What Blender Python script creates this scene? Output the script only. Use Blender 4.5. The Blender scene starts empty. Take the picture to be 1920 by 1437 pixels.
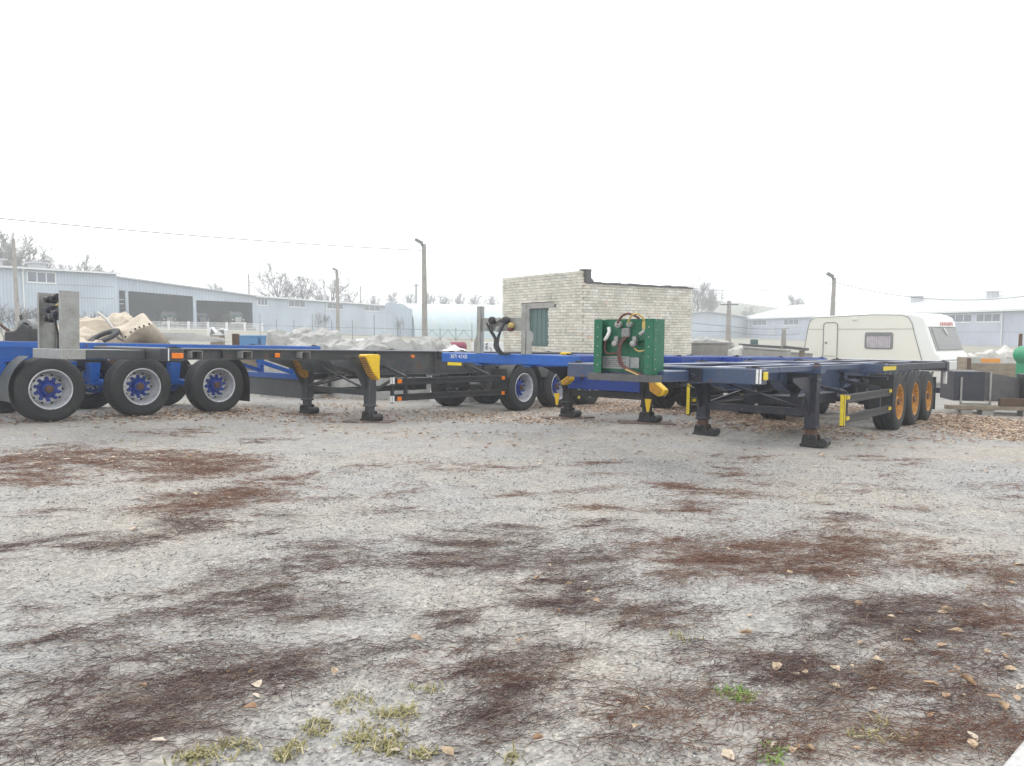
import bpy, bmesh, math, random
import numpy as np
from mathutils import Vector, Matrix, noise as mnoise

random.seed(7)
rng = np.random.default_rng(7)
SC = bpy.context.scene
COL = SC.collection
R = math.radians

# ------------------------------------------------------------------ camera
CZ = 1.45                      # eye height over the gravel underfoot
F = 1400.0                     # focal length in photo pixels (photo 1920 x 1437)
HOR = 622.0                    # horizon row in the photo
PITCH = math.atan((718.5 - HOR) / F)
cam = bpy.data.cameras.new('camera')
cam.sensor_width = 36.0
cam.lens = F / 1920 * 36
cam.clip_start = 0.05
cam.clip_end = 3000
camo = bpy.data.objects.new('camera', cam)
camo.location = (0, 0, CZ)
camo.rotation_euler = (math.pi / 2 - PITCH, 0, 0)
COL.objects.link(camo)
SC.camera = camo

# ------------------------------------------------------------------ sky, sun, exposure
SUN_EL, SUN_AZ = R(48), R(-35)
w = bpy.data.worlds.new('World')
SC.world = w
w.use_nodes = True
nt = w.node_tree
nt.nodes.clear()
wo = nt.nodes.new('ShaderNodeOutputWorld')
bg = nt.nodes.new('ShaderNodeBackground')
sky = nt.nodes.new('ShaderNodeTexSky')
sky.sky_type = 'NISHITA'
sky.sun_disc = False
sky.sun_elevation = SUN_EL
sky.sun_rotation = SUN_AZ
sky.dust_density = 6
mx = nt.nodes.new('ShaderNodeMix')
mx.data_type = 'RGBA'
mx.inputs[0].default_value = 0.93            # the overcast sheet hides nearly all of the blue
mx.inputs[7].default_value = (17.4, 17.6, 17.6, 1)
nt.links.new(sky.outputs[0], mx.inputs[6])
nt.links.new(mx.outputs[2], bg.inputs[0])
bg.inputs[1].default_value = 0.105
nt.links.new(bg.outputs[0], wo.inputs[0])

sl = bpy.data.lights.new('sun', 'SUN')
sl.energy = 1.0
sl.angle = R(25)
sl.color = (1.0, 0.97, 0.93)
so = bpy.data.objects.new('sun', sl)
so.rotation_euler = (math.pi / 2 - SUN_EL, 0, -SUN_AZ + math.pi)
COL.objects.link(so)

SC.view_settings.view_transform = 'Standard'
SC.view_settings.look = 'None'
SC.view_settings.exposure = 0.0
SC.view_settings.gamma = 1.0
SC.view_settings.use_curve_mapping = False
SC.render.engine = 'CYCLES'
cy = SC.cycles
cy.max_bounces = 6
cy.diffuse_bounces = 3
cy.glossy_bounces = 3
cy.transmission_bounces = 4
cy.volume_bounces = 1
cy.transparent_max_bounces = 8
cy.caustics_reflective = False
cy.caustics_refractive = False
cy.use_denoising = True
try:
    cy.denoiser = 'OPENIMAGEDENOISE'
    cy.denoising_input_passes = 'RGB_ALBEDO_NORMAL'
except Exception:
    pass
cy.use_adaptive_sampling = True
cy.adaptive_threshold = 0.012

# ------------------------------------------------------------------ helpers
CP, SP = math.cos(PITCH), math.sin(PITCH)


def ray(px, py):
    u, v = (px - 960) / F, (718.5 - py) / F
    return Vector((u, CP + v * SP, -SP + v * CP))


def at(px, py, Y):
    """world point seen at photo pixel (px, py) at ground distance Y"""
    d = ray(px, py)
    return Vector((0, 0, CZ)) + d * (Y / d.y)


# terrain: surveyed heights (relative to the eye) joined by a thin-plate surface
CTRL = [(0, 0, -1.45), (-6, 4, -1.38), (6, 4, -1.52), (0, 7, -1.50), (-3, 9, -1.47), (-9, 8, -1.36),
        (-7.23, 11.7, -1.426), (-5.5, 14.1, -1.52), (-2.6, 13.4, -1.63), (-4.1, 14.6, -1.62), (4.34, 10.7, -1.65),
        (3.06, 11.7, -1.64), (7.0, 13.4, -1.78), (8.6, 15.4, -1.85), (0.3, 16.4, -1.74), (2.4, 13.0, -1.60),
        (12, 10, -1.80), (-12, 22, -1.60), (0, 24, -1.9), (14, 26, -2.05), (-15, 36, -1.25), (0, 40, -1.15), (17, 40, -1.75),
        (-30, 62, -0.35), (-45, 95, 0.55), (-22, 130, -1.0), (0, 85, -0.9), (45, 80, -1.8), (75, 100, -1.8), (55, 150, -1.5), (0, 200, 0.8), (-80, 200, 3.5),
        (90, 200, 0.5), (-90, 60, 0.0), (100, 40, -1.5), (-60, 0, -1.0), (60, 0, -2.2), (0, -20, -1.4), (0, 360, 4), (-300, 300, 8), (300, 300, 4),
        (-300, 0, 0), (300, 0, -2)]
_c = np.array(CTRL, float)


def _tps(r2):
    return 0.5 * r2 * np.log(r2 + 1e-9)


_n = len(_c)
_d2 = ((_c[:, None, :2] - _c[None, :, :2]) ** 2).sum(-1)
_K = _tps(_d2) + np.eye(_n) * 0.35
_Pm = np.hstack([np.ones((_n, 1)), _c[:, :2]])
_A = np.zeros((_n + 3, _n + 3))
_A[:_n, :_n] = _K
_A[:_n, _n:] = _Pm
_A[_n:, :_n] = _Pm.T
_w = np.linalg.solve(_A, np.concatenate([_c[:, 2], np.zeros(3)]))


def gz(x, y):
    """ground height, vectorised"""
    x = np.asarray(x, float)
    y = np.asarray(y, float)
    out = np.full(x.shape, _w[_n]) + _w[_n + 1] * x + _w[_n + 2] * y
    for k in range(_n):
        out = out + _w[k] * _tps((x - _c[k, 0]) ** 2 + (y - _c[k, 1]) ** 2)
    return out + CZ


def g(x, y):
    return float(gz(np.array([x]), np.array([y]))[0])


def onground(px, py):
    d = ray(px, py)
    t = 1.0
    for i in range(900):
        p = Vector((0, 0, CZ)) + d * t
        h = p.z - g(p.x, p.y)
        if h < 0.004:
            break
        t += max(h * 0.8, 0.004)
        if t > 300:
            break
    return p


def tag(o, label=None, cat=None, group=None, kind=None):
    if label:
        o['label'] = label
    if cat:
        o['category'] = cat
    if group:
        o['group'] = group
    if kind or cat:
        o['kind'] = kind or 'thing'
    return o


def empty(name, loc=(0, 0, 0), rot=(0, 0, 0), parent=None):
    o = bpy.data.objects.new(name, None)
    o.empty_display_size = 0.1
    o.location = loc
    o.rotation_euler = rot
    COL.objects.link(o)
    if parent:
        o.parent = parent
    return o


def link(name, mesh, parent=None, loc=(0, 0, 0), rot=(0, 0, 0), scale=(1, 1, 1)):
    o = bpy.data.objects.new(name, mesh)
    COL.objects.link(o)
    o.location = loc
    o.rotation_euler = rot
    o.scale = scale
    if parent:
        o.parent = parent
    return o


class MB:
    """collects simple shapes and links them as one mesh object"""

    def __init__(s):
        s.v = []
        s.f = []

    def add(s, vs, fs):
        k = len(s.v)
        s.v += [tuple(p) for p in vs]
        s.f += [tuple(i + k for i in f) for f in fs]
        return s

    def box(s, c, d, rot=None):
        hx, hy, hz = d[0] / 2, d[1] / 2, d[2] / 2
        vs = [Vector((x, y, z)) for x in (-hx, hx) for y in (-hy, hy) for z in (-hz, hz)]
        if rot is not None:
            vs = [rot @ p for p in vs]
        c = Vector(c)
        return s.add([p + c for p in vs], [(0, 1, 3, 2), (4, 6, 7, 5), (0, 4, 5, 1), (2, 3, 7, 6), (0, 2, 6, 4), (1, 5, 7, 3)])

    def bb(s, x0, x1, y0, y1, z0, z1):
        return s.box(((x0 + x1) / 2, (y0 + y1) / 2, (z0 + z1) / 2), (abs(x1 - x0), abs(y1 - y0), abs(z1 - z0)))

    def bar(s, a, b, wd, ht, up=(0, 0, 1)):
        a, b = Vector(a), Vector(b)
        y = (b - a).normalized()
        up = Vector(up)
        if abs(y.dot(up)) > 0.97:
            up = Vector((1, 0, 0))
        x = y.cross(up).normalized()
        z = x.cross(y)
        m = Matrix((x, y, z)).transposed()
        return s.box((a + b) / 2, (wd, (b - a).length, ht), m)

    def tube(s, pts, r, n=8, cap=True):
        pts = [Vector(p) for p in pts]
        m = len(pts)
        rs = r if isinstance(r, (list, tuple)) else [r] * m
        vs, fs = [], []
        ref = None
        for i, p in enumerate(pts):
            t = (pts[min(i + 1, m - 1)] - pts[max(i - 1, 0)]).normalized()
            if ref is None:
                ref = t.orthogonal().normalized()
            else:
                ref = (ref - t * ref.dot(t))
                ref = ref.normalized() if ref.length > 1e-6 else t.orthogonal().normalized()
            b = t.cross(ref)
            for k in range(n):
                a = 2 * math.pi * k / n
                vs.append(p + (ref * math.cos(a) + b * math.sin(a)) * rs[i])
        for i in range(m - 1):
            for k in range(n):
                k2 = (k + 1) % n
                fs.append((i * n + k, i * n + k2, (i + 1) * n + k2, (i + 1) * n + k))
        if cap:
            fs.append(tuple(range(n - 1, -1, -1)))
            fs.append(tuple((m - 1) * n + k for k in range(n)))
        return s.add(vs, fs)

    def lathe(s, prof, n=32, c=(0, 0, 0), axis='X', closed=False):
        vs, fs = [], []
        c = Vector(c)
        for (x, r) in prof:
            for k in range(n):
                a = 2 * math.pi * k / n
                p = (x, r * math.cos(a), r * math.sin(a))
                if axis == 'Y':
                    p = (p[1], p[0], p[2])
                elif axis == 'Z':
                    p = (p[1], p[2], p[0])
                vs.append(Vector(p) + c)
        m = len(prof)
        for i in range(m - (0 if closed else 1)):
            i2 = (i + 1) % m
            for k in range(n):
                k2 = (k + 1) % n
                fs.append((i * n + k, i * n + k2, i2 * n + k2, i2 * n + k))
        return s.add(vs, fs)

    def prism(s, poly, ext, o=(0, 0, 0), ax=((1, 0, 0), (0, 0, 1)), en=(0, 1, 0)):
        """poly of 2-D points in the axes ax, extruded by ext along en"""
        a, b = Vector(ax[0]), Vector(ax[1])
        e = Vector(en) * ext
        o = Vector(o)
        n = len(poly)
        v0 = [o + a * p[0] + b * p[1] for p in poly]
        vs = v0 + [p + e for p in v0]
        fs = [tuple(range(n)), tuple(range(2 * n - 1, n - 1, -1))]
        for i in range(n):
            j = (i + 1) % n
            fs.append((i, i + n, j + n, j))
        return s.add(vs, fs)

    def mesh(s, name, mat=None, smooth=None):
        me = bpy.data.meshes.new(name)
        me.from_pydata(s.v, [], s.f)
        bm = bmesh.new()
        bm.from_mesh(me)
        bmesh.ops.recalc_face_normals(bm, faces=bm.faces)
        bm.to_mesh(me)
        bm.free()
        if mat:
            me.materials.append(mat)
        if smooth:
            me.polygons.foreach_set('use_smooth', [True] * len(me.polygons))
            me.set_sharp_from_angle(angle=R(smooth))
        me.update()
        return me

    def build(s, name, mat, parent=None, smooth=None, bevel=0, loc=(0, 0, 0), rot=(0, 0, 0)):
        o = link(name, s.mesh(name, mat, smooth), parent, loc, rot)
        if bevel:
            m = o.modifiers.new('edge', 'BEVEL')
            m.width = bevel
            m.segments = 2 if bevel > 0.02 else 1
            m.limit_method = 'ANGLE'
            m.angle_limit = R(40)
        return o


def spline(pts, n=8):
    """Catmull-Rom through the points"""
    p = [Vector(q) for q in pts]
    p = [p[0] * 2 - p[1]] + p + [p[-1] * 2 - p[-2]]
    out = []
    for i in range(1, len(p) - 2):
        for k in range(n):
            t = k / n
            a, b, c, d = p[i - 1], p[i], p[i + 1], p[i + 2]
            out.append(0.5 * ((2 * b) + (c - a) * t + (2 * a - 5 * b + 4 * c - d) * t * t + (3 * b - a - 3 * c + d) * t ** 3))
    out.append(p[-2])
    return out


def bigmesh(name, V, Fc, mat, n=None):
    """fast mesh from numpy vertices and faces (all faces with the same corner count)"""
    me = bpy.data.meshes.new(name)
    Fc = np.asarray(Fc, np.int32)
    k = Fc.shape[1]
    me.vertices.add(len(V))
    me.vertices.foreach_set('co', np.asarray(V, np.float32).ravel())
    me.loops.add(Fc.size)
    me.loops.foreach_set('vertex_index', Fc.ravel())
    me.polygons.add(len(Fc))
    me.polygons.foreach_set('loop_start', np.arange(0, Fc.size, k, dtype=np.int32))
    me.update(calc_edges=True)
    me.validate()
    if mat:
        me.materials.append(mat)
    return me


# ------------------------------------------------------------------ materials
MATS = {}


def nodes_of(name):
    m = bpy.data.materials.new(name)
    m.use_nodes = True
    t = m.node_tree
    t.nodes.clear()
    out = t.nodes.new('ShaderNodeOutputMaterial')
    b = t.nodes.new('ShaderNodeBsdfPrincipled')
    t.links.new(b.outputs[0], out.inputs[0])
    MATS[name] = m
    return m, t, b


def N(t, kind, **kw):
    n = t.nodes.new(kind)
    for k, v in kw.items():
        if hasattr(n, k):
            setattr(n, k, v)
        else:
            n.inputs[k].default_value = v
    return n


def ramp(t, src, stops):
    r = t.nodes.new('ShaderNodeValToRGB')
    e = r.color_ramp.elements
    while len(e) < len(stops):
        e.new(0.5)
    for i, (p, c) in enumerate(stops):
        e[i].position = p
        e[i].color = (*c, 1) if len(c) == 3 else c
    t.links.new(src, r.inputs[0])
    return r.outputs[0]


def mixc(t, fac, a, b, mode='MIX'):
    n = t.nodes.new('ShaderNodeMix')
    n.data_type = 'RGBA'
    n.blend_type = mode
    for i, s in ((0, fac), (6, a), (7, b)):
        if isinstance(s, bpy.types.NodeSocket):
            t.links.new(s, n.inputs[i])
        elif i == 0:
            n.inputs[0].default_value = s
        else:
            n.inputs[i].default_value = (*s, 1)
    return n.outputs[2]


def mat(name, base, dirt=None, amt=0.45, scale=6, rough=0.55, metal=0, bump=0.0, fine=40, coords='Object', spec=0.5, rust=None, rust_amt=0.35, fc=0.15):
    """worn surface: base colour, dirt in soft patches, fine mottling, optional rust freckles"""
    m, t, b = nodes_of(name)
    tc = N(t, 'ShaderNodeTexCoord')
    co = tc.outputs[coords]
    n1 = N(t, 'ShaderNodeTexNoise', Scale=scale, Detail=6, Roughness=0.65)
    t.links.new(co, n1.inputs['Vector'])
    n2 = N(t, 'ShaderNodeTexNoise', Scale=fine, Detail=3)
    t.links.new(co, n2.inputs['Vector'])
    dirt = dirt or tuple(c * 0.6 + 0.04 for c in base)
    f1 = ramp(t, n1.outputs[0], [(0.42, (0, 0, 0)), (0.72, (amt, amt, amt))])
    c = mixc(t, f1, base, dirt)
    f2 = ramp(t, n2.outputs[0], [(0.3, (1 - fc * 1.2,) * 3), (0.7, (1 + fc * .8,) * 3)])
    c = mixc(t, 1.0, c, f2, 'MULTIPLY')
    if rust:
        n3 = N(t, 'ShaderNodeTexNoise', Scale=scale * 2.7, Detail=8, Roughness=0.75)
        t.links.new(co, n3.inputs['Vector'])
        f3 = ramp(t, n3.outputs[0], [(0.62 - rust_amt * 0.3, (0, 0, 0)), (0.70 - rust_amt * 0.2, (1, 1, 1))])
        c = mixc(t, f3, c, rust)
    t.links.new(c, b.inputs['Base Color'])
    rr = N(t, 'ShaderNodeMapRange')
    rr.inputs['To Min'].default_value = max(0.05, rough - 0.12)
    rr.inputs['To Max'].default_value = min(1, rough + 0.15)
    t.links.new(n1.outputs[0], rr.inputs[0])
    t.links.new(rr.outputs[0], b.inputs['Roughness'])
    b.inputs['Metallic'].default_value = metal
    b.inputs['Specular IOR Level'].default_value = spec
    if bump:
        bp = N(t, 'ShaderNodeBump', Strength=bump, Distance=0.02)
        t.links.new(n2.outputs[0], bp.inputs['Height'])
        t.links.new(bp.outputs[0], b.inputs['Normal'])
    return m


M_worn = None
RUST = (0.16, 0.06, 0.025)
M_blue = mat('blue_paint', (0.004, 0.098, 0.44), (0.03, 0.11, 0.28), 0.6, 3, 0.3, spec=0.5, rust=RUST, rust_amt=0.12)
M_dblue = mat('deep_blue_paint', (0.006, 0.045, 0.30), (0.03, 0.06, 0.18), 0.5, 4, 0.3)
M_slate = mat('slate_blue_paint', (0.042, 0.072, 0.15), (0.10, 0.10, 0.11), 0.6, 3, 0.3, rust=RUST, rust_amt=0.14)
M_navy = mat('navy_black_paint', (0.012, 0.016, 0.035), (0.055, 0.052, 0.052), 0.6, 4, 0.45, rust=RUST, rust_amt=0.14)
M_grey = mat('dark_grey_paint', (0.046, 0.052, 0.058), (0.12, 0.115, 0.105), 0.65, 1.6, 0.36, rust=RUST, rust_amt=0.14)
M_black = mat('black_paint', (0.012, 0.013, 0.017), (0.05, 0.048, 0.045), 0.5, 6, 0.45)
M_rubber = mat('tyre_rubber', (0.020, 0.021, 0.024), (0.070, 0.068, 0.066), 0.5, 3, 0.75, fine=60, bump=0.15)
M_flap = mat('flap_rubber', (0.02, 0.021, 0.023), (0.06, 0.06, 0.058), 0.5, 3, 0.65)
M_greyflap = mat('grey_skirt_rubber', (0.085, 0.095, 0.10), (0.13, 0.13, 0.13), 0.5, 2, 0.6)
M_silver = mat('silver_rim', (0.68, 0.69, 0.72), (0.20, 0.19, 0.18), 0.55, 7, 0.34, metal=0.4)
M_hubblue = mat('hub_blue', (0.005, 0.045, 0.34), (0.02, 0.03, 0.09), 0.6, 14, 0.42)
M_rust = mat('rusty_steel', (0.115, 0.055, 0.032), (0.06, 0.05, 0.045), 0.7, 12, 0.8, bump=0.2)
M_ochre = mat('ochre_rim', (0.56, 0.27, 0.04), (0.22, 0.09, 0.03), 0.8, 9, 0.6, rust=RUST, rust_amt=0.3)
M_galv = mat('galvanised_steel', (0.34, 0.345, 0.335), (0.22, 0.21, 0.185), 0.75, 5, 0.5, metal=0.35, fine=90)
M_green = mat('green_paint', (0.006, 0.13, 0.066), (0.02, 0.09, 0.05), 0.6, 7, 0.45, rust=(0.45, 0.5, 0.46), rust_amt=-0.08)
M_yellow = mat('yellow_plastic', (0.80, 0.52, 0.008), (0.55, 0.33, 0.03), 0.4, 9, 0.45)
M_chockside = mat('chock_side', (0.50, 0.25, 0.02), (0.24, 0.12, 0.03), 0.6, 14, 0.6)
M_reflect = mat('yellow_reflective', (0.72, 0.56, 0.02), (0.62, 0.45, 0.05), 0.4, 12, 0.35)
M_white = mat('white_reflective', (0.80, 0.80, 0.80), (0.6, 0.6, 0.58), 0.4, 12, 0.4)
M_amber = mat('amber_lens', (0.80, 0.20, 0.008), (0.6, 0.16, 0.03), 0.3, 20, 0.2)
M_red = mat('red_lens', (0.45, 0.02, 0.015), None, 0.3, 20, 0.2)
M_hose_b = mat('black_hose', (0.015, 0.015, 0.02), None, 0.4, 10, 0.5)
M_hose_r = mat('red_brown_hose', (0.14, 0.035, 0.03), (0.12, 0.08, 0.06), 0.5, 10, 0.5)
M_hose_y = mat('yellow_hose', (0.52, 0.38, 0.12), None, 0.5, 10, 0.5)
M_plate = mat('steel_ground_plate', (0.15, 0.115, 0.10), (0.24, 0.22, 0.20), 0.7, 5, 0.75, rust=RUST, rust_amt=0.35, bump=0.1)
M_label = mat('data_plate', (0.34, 0.36, 0.36), (0.24, 0.24, 0.23), 0.6, 18, 0.4)
M_concrete = mat('concrete', (0.34, 0.33, 0.31), (0.22, 0.21, 0.195), 0.7, 2.5, 0.85, bump=0.25)
M_cream = mat('cream_caravan', (0.77, 0.755, 0.68), (0.69, 0.67, 0.59), 0.35, .6, 0.32, fc=.02)
M_cwhite = mat('white_caravan', (0.80, 0.81, 0.79), (0.72, 0.72, 0.68), 0.35, .7, 0.3, fc=.02)
M_glass = mat('dull_glass', (0.20, 0.205, 0.205), (0.27, 0.26, 0.25), 0.5, 1.5, 0.14, spec=0.7)
M_curtain = mat('net_curtain', (0.52, 0.48, 0.51), (0.36, 0.33, 0.36), 0.7, 6, 0.8)
M_trim = mat('grey_trim', (0.22, 0.23, 0.23), None, 0.4, 10, 0.5)
M_pane = mat('window_pane', (0.12, 0.145, 0.19), (0.17, 0.19, 0.23), 0.5, 0.6, 0.12, spec=0.7)
M_uwhite = mat('white_frame', (0.78, 0.79, 0.80), None, 0.2, 4, 0.45)
M_tarp = mat('grey_tarp', (0.41, 0.41, 0.395), (0.20, 0.195, 0.185), 0.85, 3.5, 0.6, bump=0.1)
M_beige = mat('beige_canvas', (0.58, 0.51, 0.41), (0.36, 0.29, 0.23), 0.8, 2.2, 0.75, bump=0.1, rust=(0.52, 0.25, 0.20), rust_amt=0.06)
M_alu = mat('aluminium_panel', (0.56, 0.55, 0.53), (0.36, 0.35, 0.33), 0.6, 3, 0.4, metal=0.4)
M_ltblue = mat('light_blue_plastic', (0.10, 0.27, 0.52), (0.18, 0.28, 0.42), 0.5, 3, 0.5)
M_wine = mat('wine_red_paint', (0.26, 0.045, 0.09), (0.25, 0.14, 0.16), 0.6, 3, 0.5)
M_wood = mat('grey_timber', (0.27, 0.225, 0.165), (0.14, 0.11, 0.08), 0.7, 4, 0.85, bump=0.2)
M_dwood = mat('dark_timber', (0.10, 0.055, 0.035), (0.05, 0.035, 0.03), 0.7, 4, 0.85, bump=0.2)
M_orange = mat('orange_plate', (0.75, 0.29, 0.03), (0.6, 0.3, 0.1), 0.4, 6, 0.5)
M_mgreen = mat('machine_green', (0.006, 0.27, 0.12), (0.02, 0.15, 0.08), 0.5, 5, 0.45)
M_teal = mat('teal_shutter', (0.075, 0.145, 0.14), (0.10, 0.14, 0.135), 0.6, 3, 0.55)
M_bark = mat('bark', (0.085, 0.072, 0.064), (0.05, 0.042, 0.04), 0.6, 6, 0.9)
M_twigs = mat('tree_twigs', (0.115, 0.095, 0.09), None, 0.4, 2, 0.9)
M_pole = mat('concrete_pole', (0.36, 0.34, 0.32), (0.19, 0.17, 0.155), 0.6, 3, 0.85)
M_wire = mat('cable', (0.07, 0.07, 0.075), None, 0.2, 5, 0.6)
M_fence = mat('fence_steel', (0.20, 0.22, 0.235), (0.14, 0.14, 0.14), 0.5, 5, 0.6)
M_roof = mat('white_sheet_roof', (0.50, 0.515, 0.535), (0.42, 0.43, 0.44), 0.4, 0.6, 0.5)
M_felt = mat('roofing_felt', (0.10, 0.10, 0.105), (0.17, 0.165, 0.16), 0.5, 6, 0.85, bump=0.2)
M_mortar = mat('mortar', (0.16, 0.145, 0.12), (0.11, 0.10, 0.085), 0.6, 4, 0.95)
M_poly = mat('milky_sheeting', (0.52, 0.62, 0.66), (0.44, 0.54, 0.58), 0.5, 0.5, 0.35)
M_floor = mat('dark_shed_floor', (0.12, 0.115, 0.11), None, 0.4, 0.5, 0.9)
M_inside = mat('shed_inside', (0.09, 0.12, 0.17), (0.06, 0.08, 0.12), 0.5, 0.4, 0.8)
M_tgreen = mat('truck_green', (0.02, 0.17, 0.09), None, 0.3, 2, 0.5)
M_tblue = mat('truck_blue', (0.03, 0.10, 0.33), None, 0.3, 2, 0.5)
M_lgreen = mat('truck_grille', (0.50, 0.52, 0.50), (0.3, 0.3, 0.3), 0.4, 6, 0.5)


def cladding(name, col, pitch):
    """profiled sheet: vertical ribs as relief"""
    m, t, b = nodes_of(name)
    tc = N(t, 'ShaderNodeTexCoord')
    wv = N(t, 'ShaderNodeTexWave', Scale=1.0 / pitch / 3.1416 * 1.57, Distortion=0)
    wv.bands_direction = 'X'
    t.links.new(tc.outputs['Object'], wv.inputs['Vector'])
    n1 = N(t, 'ShaderNodeTexNoise', Scale=0.25, Detail=5)
    t.links.new(tc.outputs['Object'], n1.inputs['Vector'])
    f = ramp(t, n1.outputs[0], [(0.35, (0.86, 0.86, 0.86)), (0.7, (1.08, 1.08, 1.06))])
    rib = ramp(t, wv.outputs[0], [(0.06, (0.74, 0.75, 0.77)), (0.2, (1, 1, 1))])
    c = mixc(t, 1.0, col, f, 'MULTIPLY')
    c = mixc(t, 0.6, c, rib, 'MULTIPLY')
    t.links.new(c, b.inputs['Base Color'])
    b.inputs['Roughness'].default_value = 0.5
    bp = N(t, 'ShaderNodeBump', Strength=0.6, Distance=0.03)
    t.links.new(wv.outputs[0], bp.inputs['Height'])
    t.links.new(bp.outputs[0], b.inputs['Normal'])
    return m


M_worn = mat('rubbed_steel_sky_sheen', (0.46, 0.48, 0.55), (0.13, 0.15, 0.24), 0.9, 2.2, 0.34, metal=0.2)  # rubbed steel, its pale tone also painting in the grazing sky reflection
M_worn_sheen_b = mat('rubbed_blue_sky_sheen', (0.36, 0.42, 0.62), (0.02, 0.06, 0.26), 0.95, 2.0, 0.32)  # same on blue paint: wear plus sky reflection put into the colour
M_clad = cladding('blue_grey_cladding', (0.45, 0.515, 0.60), 0.5)
M_clad2 = cladding('lilac_grey_cladding', (0.46, 0.495, 0.60), 0.5)


def island(name, stops, rough=0.9, trans=0.0, spec=0.2):
    """one colour for each small piece"""
    m, t, b = nodes_of(name)
    gi = N(t, 'ShaderNodeNewGeometry')
    c = ramp(t, gi.outputs['Random Per Island'], stops)
    t.links.new(c, b.inputs['Base Color'])
    b.inputs['Roughness'].default_value = rough
    b.inputs['Specular IOR Level'].default_value = spec
    return m


M_litter = island('dry_leaves', [(0, (0.16, 0.08, 0.055)), (0.3, (0.29, 0.18, 0.12)), (0.65, (0.45, 0.33, 0.23)), (1, (0.60, 0.50, 0.39))], 0.8)
M_twd = island('dark_stalks', [(0, (0.050, 0.032, 0.034)), (0.4, (0.100, 0.062, 0.060)), (0.75, (0.17, 0.115, 0.098)), (1, (0.38, 0.30, 0.23))])
M_twb = island('brown_stalks', [(0, (0.09, 0.045, 0.038)), (0.5, (0.18, 0.092, 0.068)), (0.85, (0.27, 0.165, 0.115)), (1, (0.40, 0.30, 0.22))])
M_grass = island('grass_blades', [(0, (0.14, 0.14, 0.06)), (0.4, (0.27, 0.25, 0.11)), (0.8, (0.40, 0.35, 0.19)), (1, (0.5, 0.44, 0.28))])
M_lush = island('fresh_grass', [(0, (0.12, 0.22, 0.05)), (1, (0.28, 0.38, 0.11))])
M_stone = island('gravel_stones', [(0, (0.16, 0.16, 0.165)), (0.4, (0.30, 0.30, 0.30)), (0.75, (0.42, 0.42, 0.41)), (1, (0.58, 0.57, 0.55))])
M_brick = None

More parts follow.
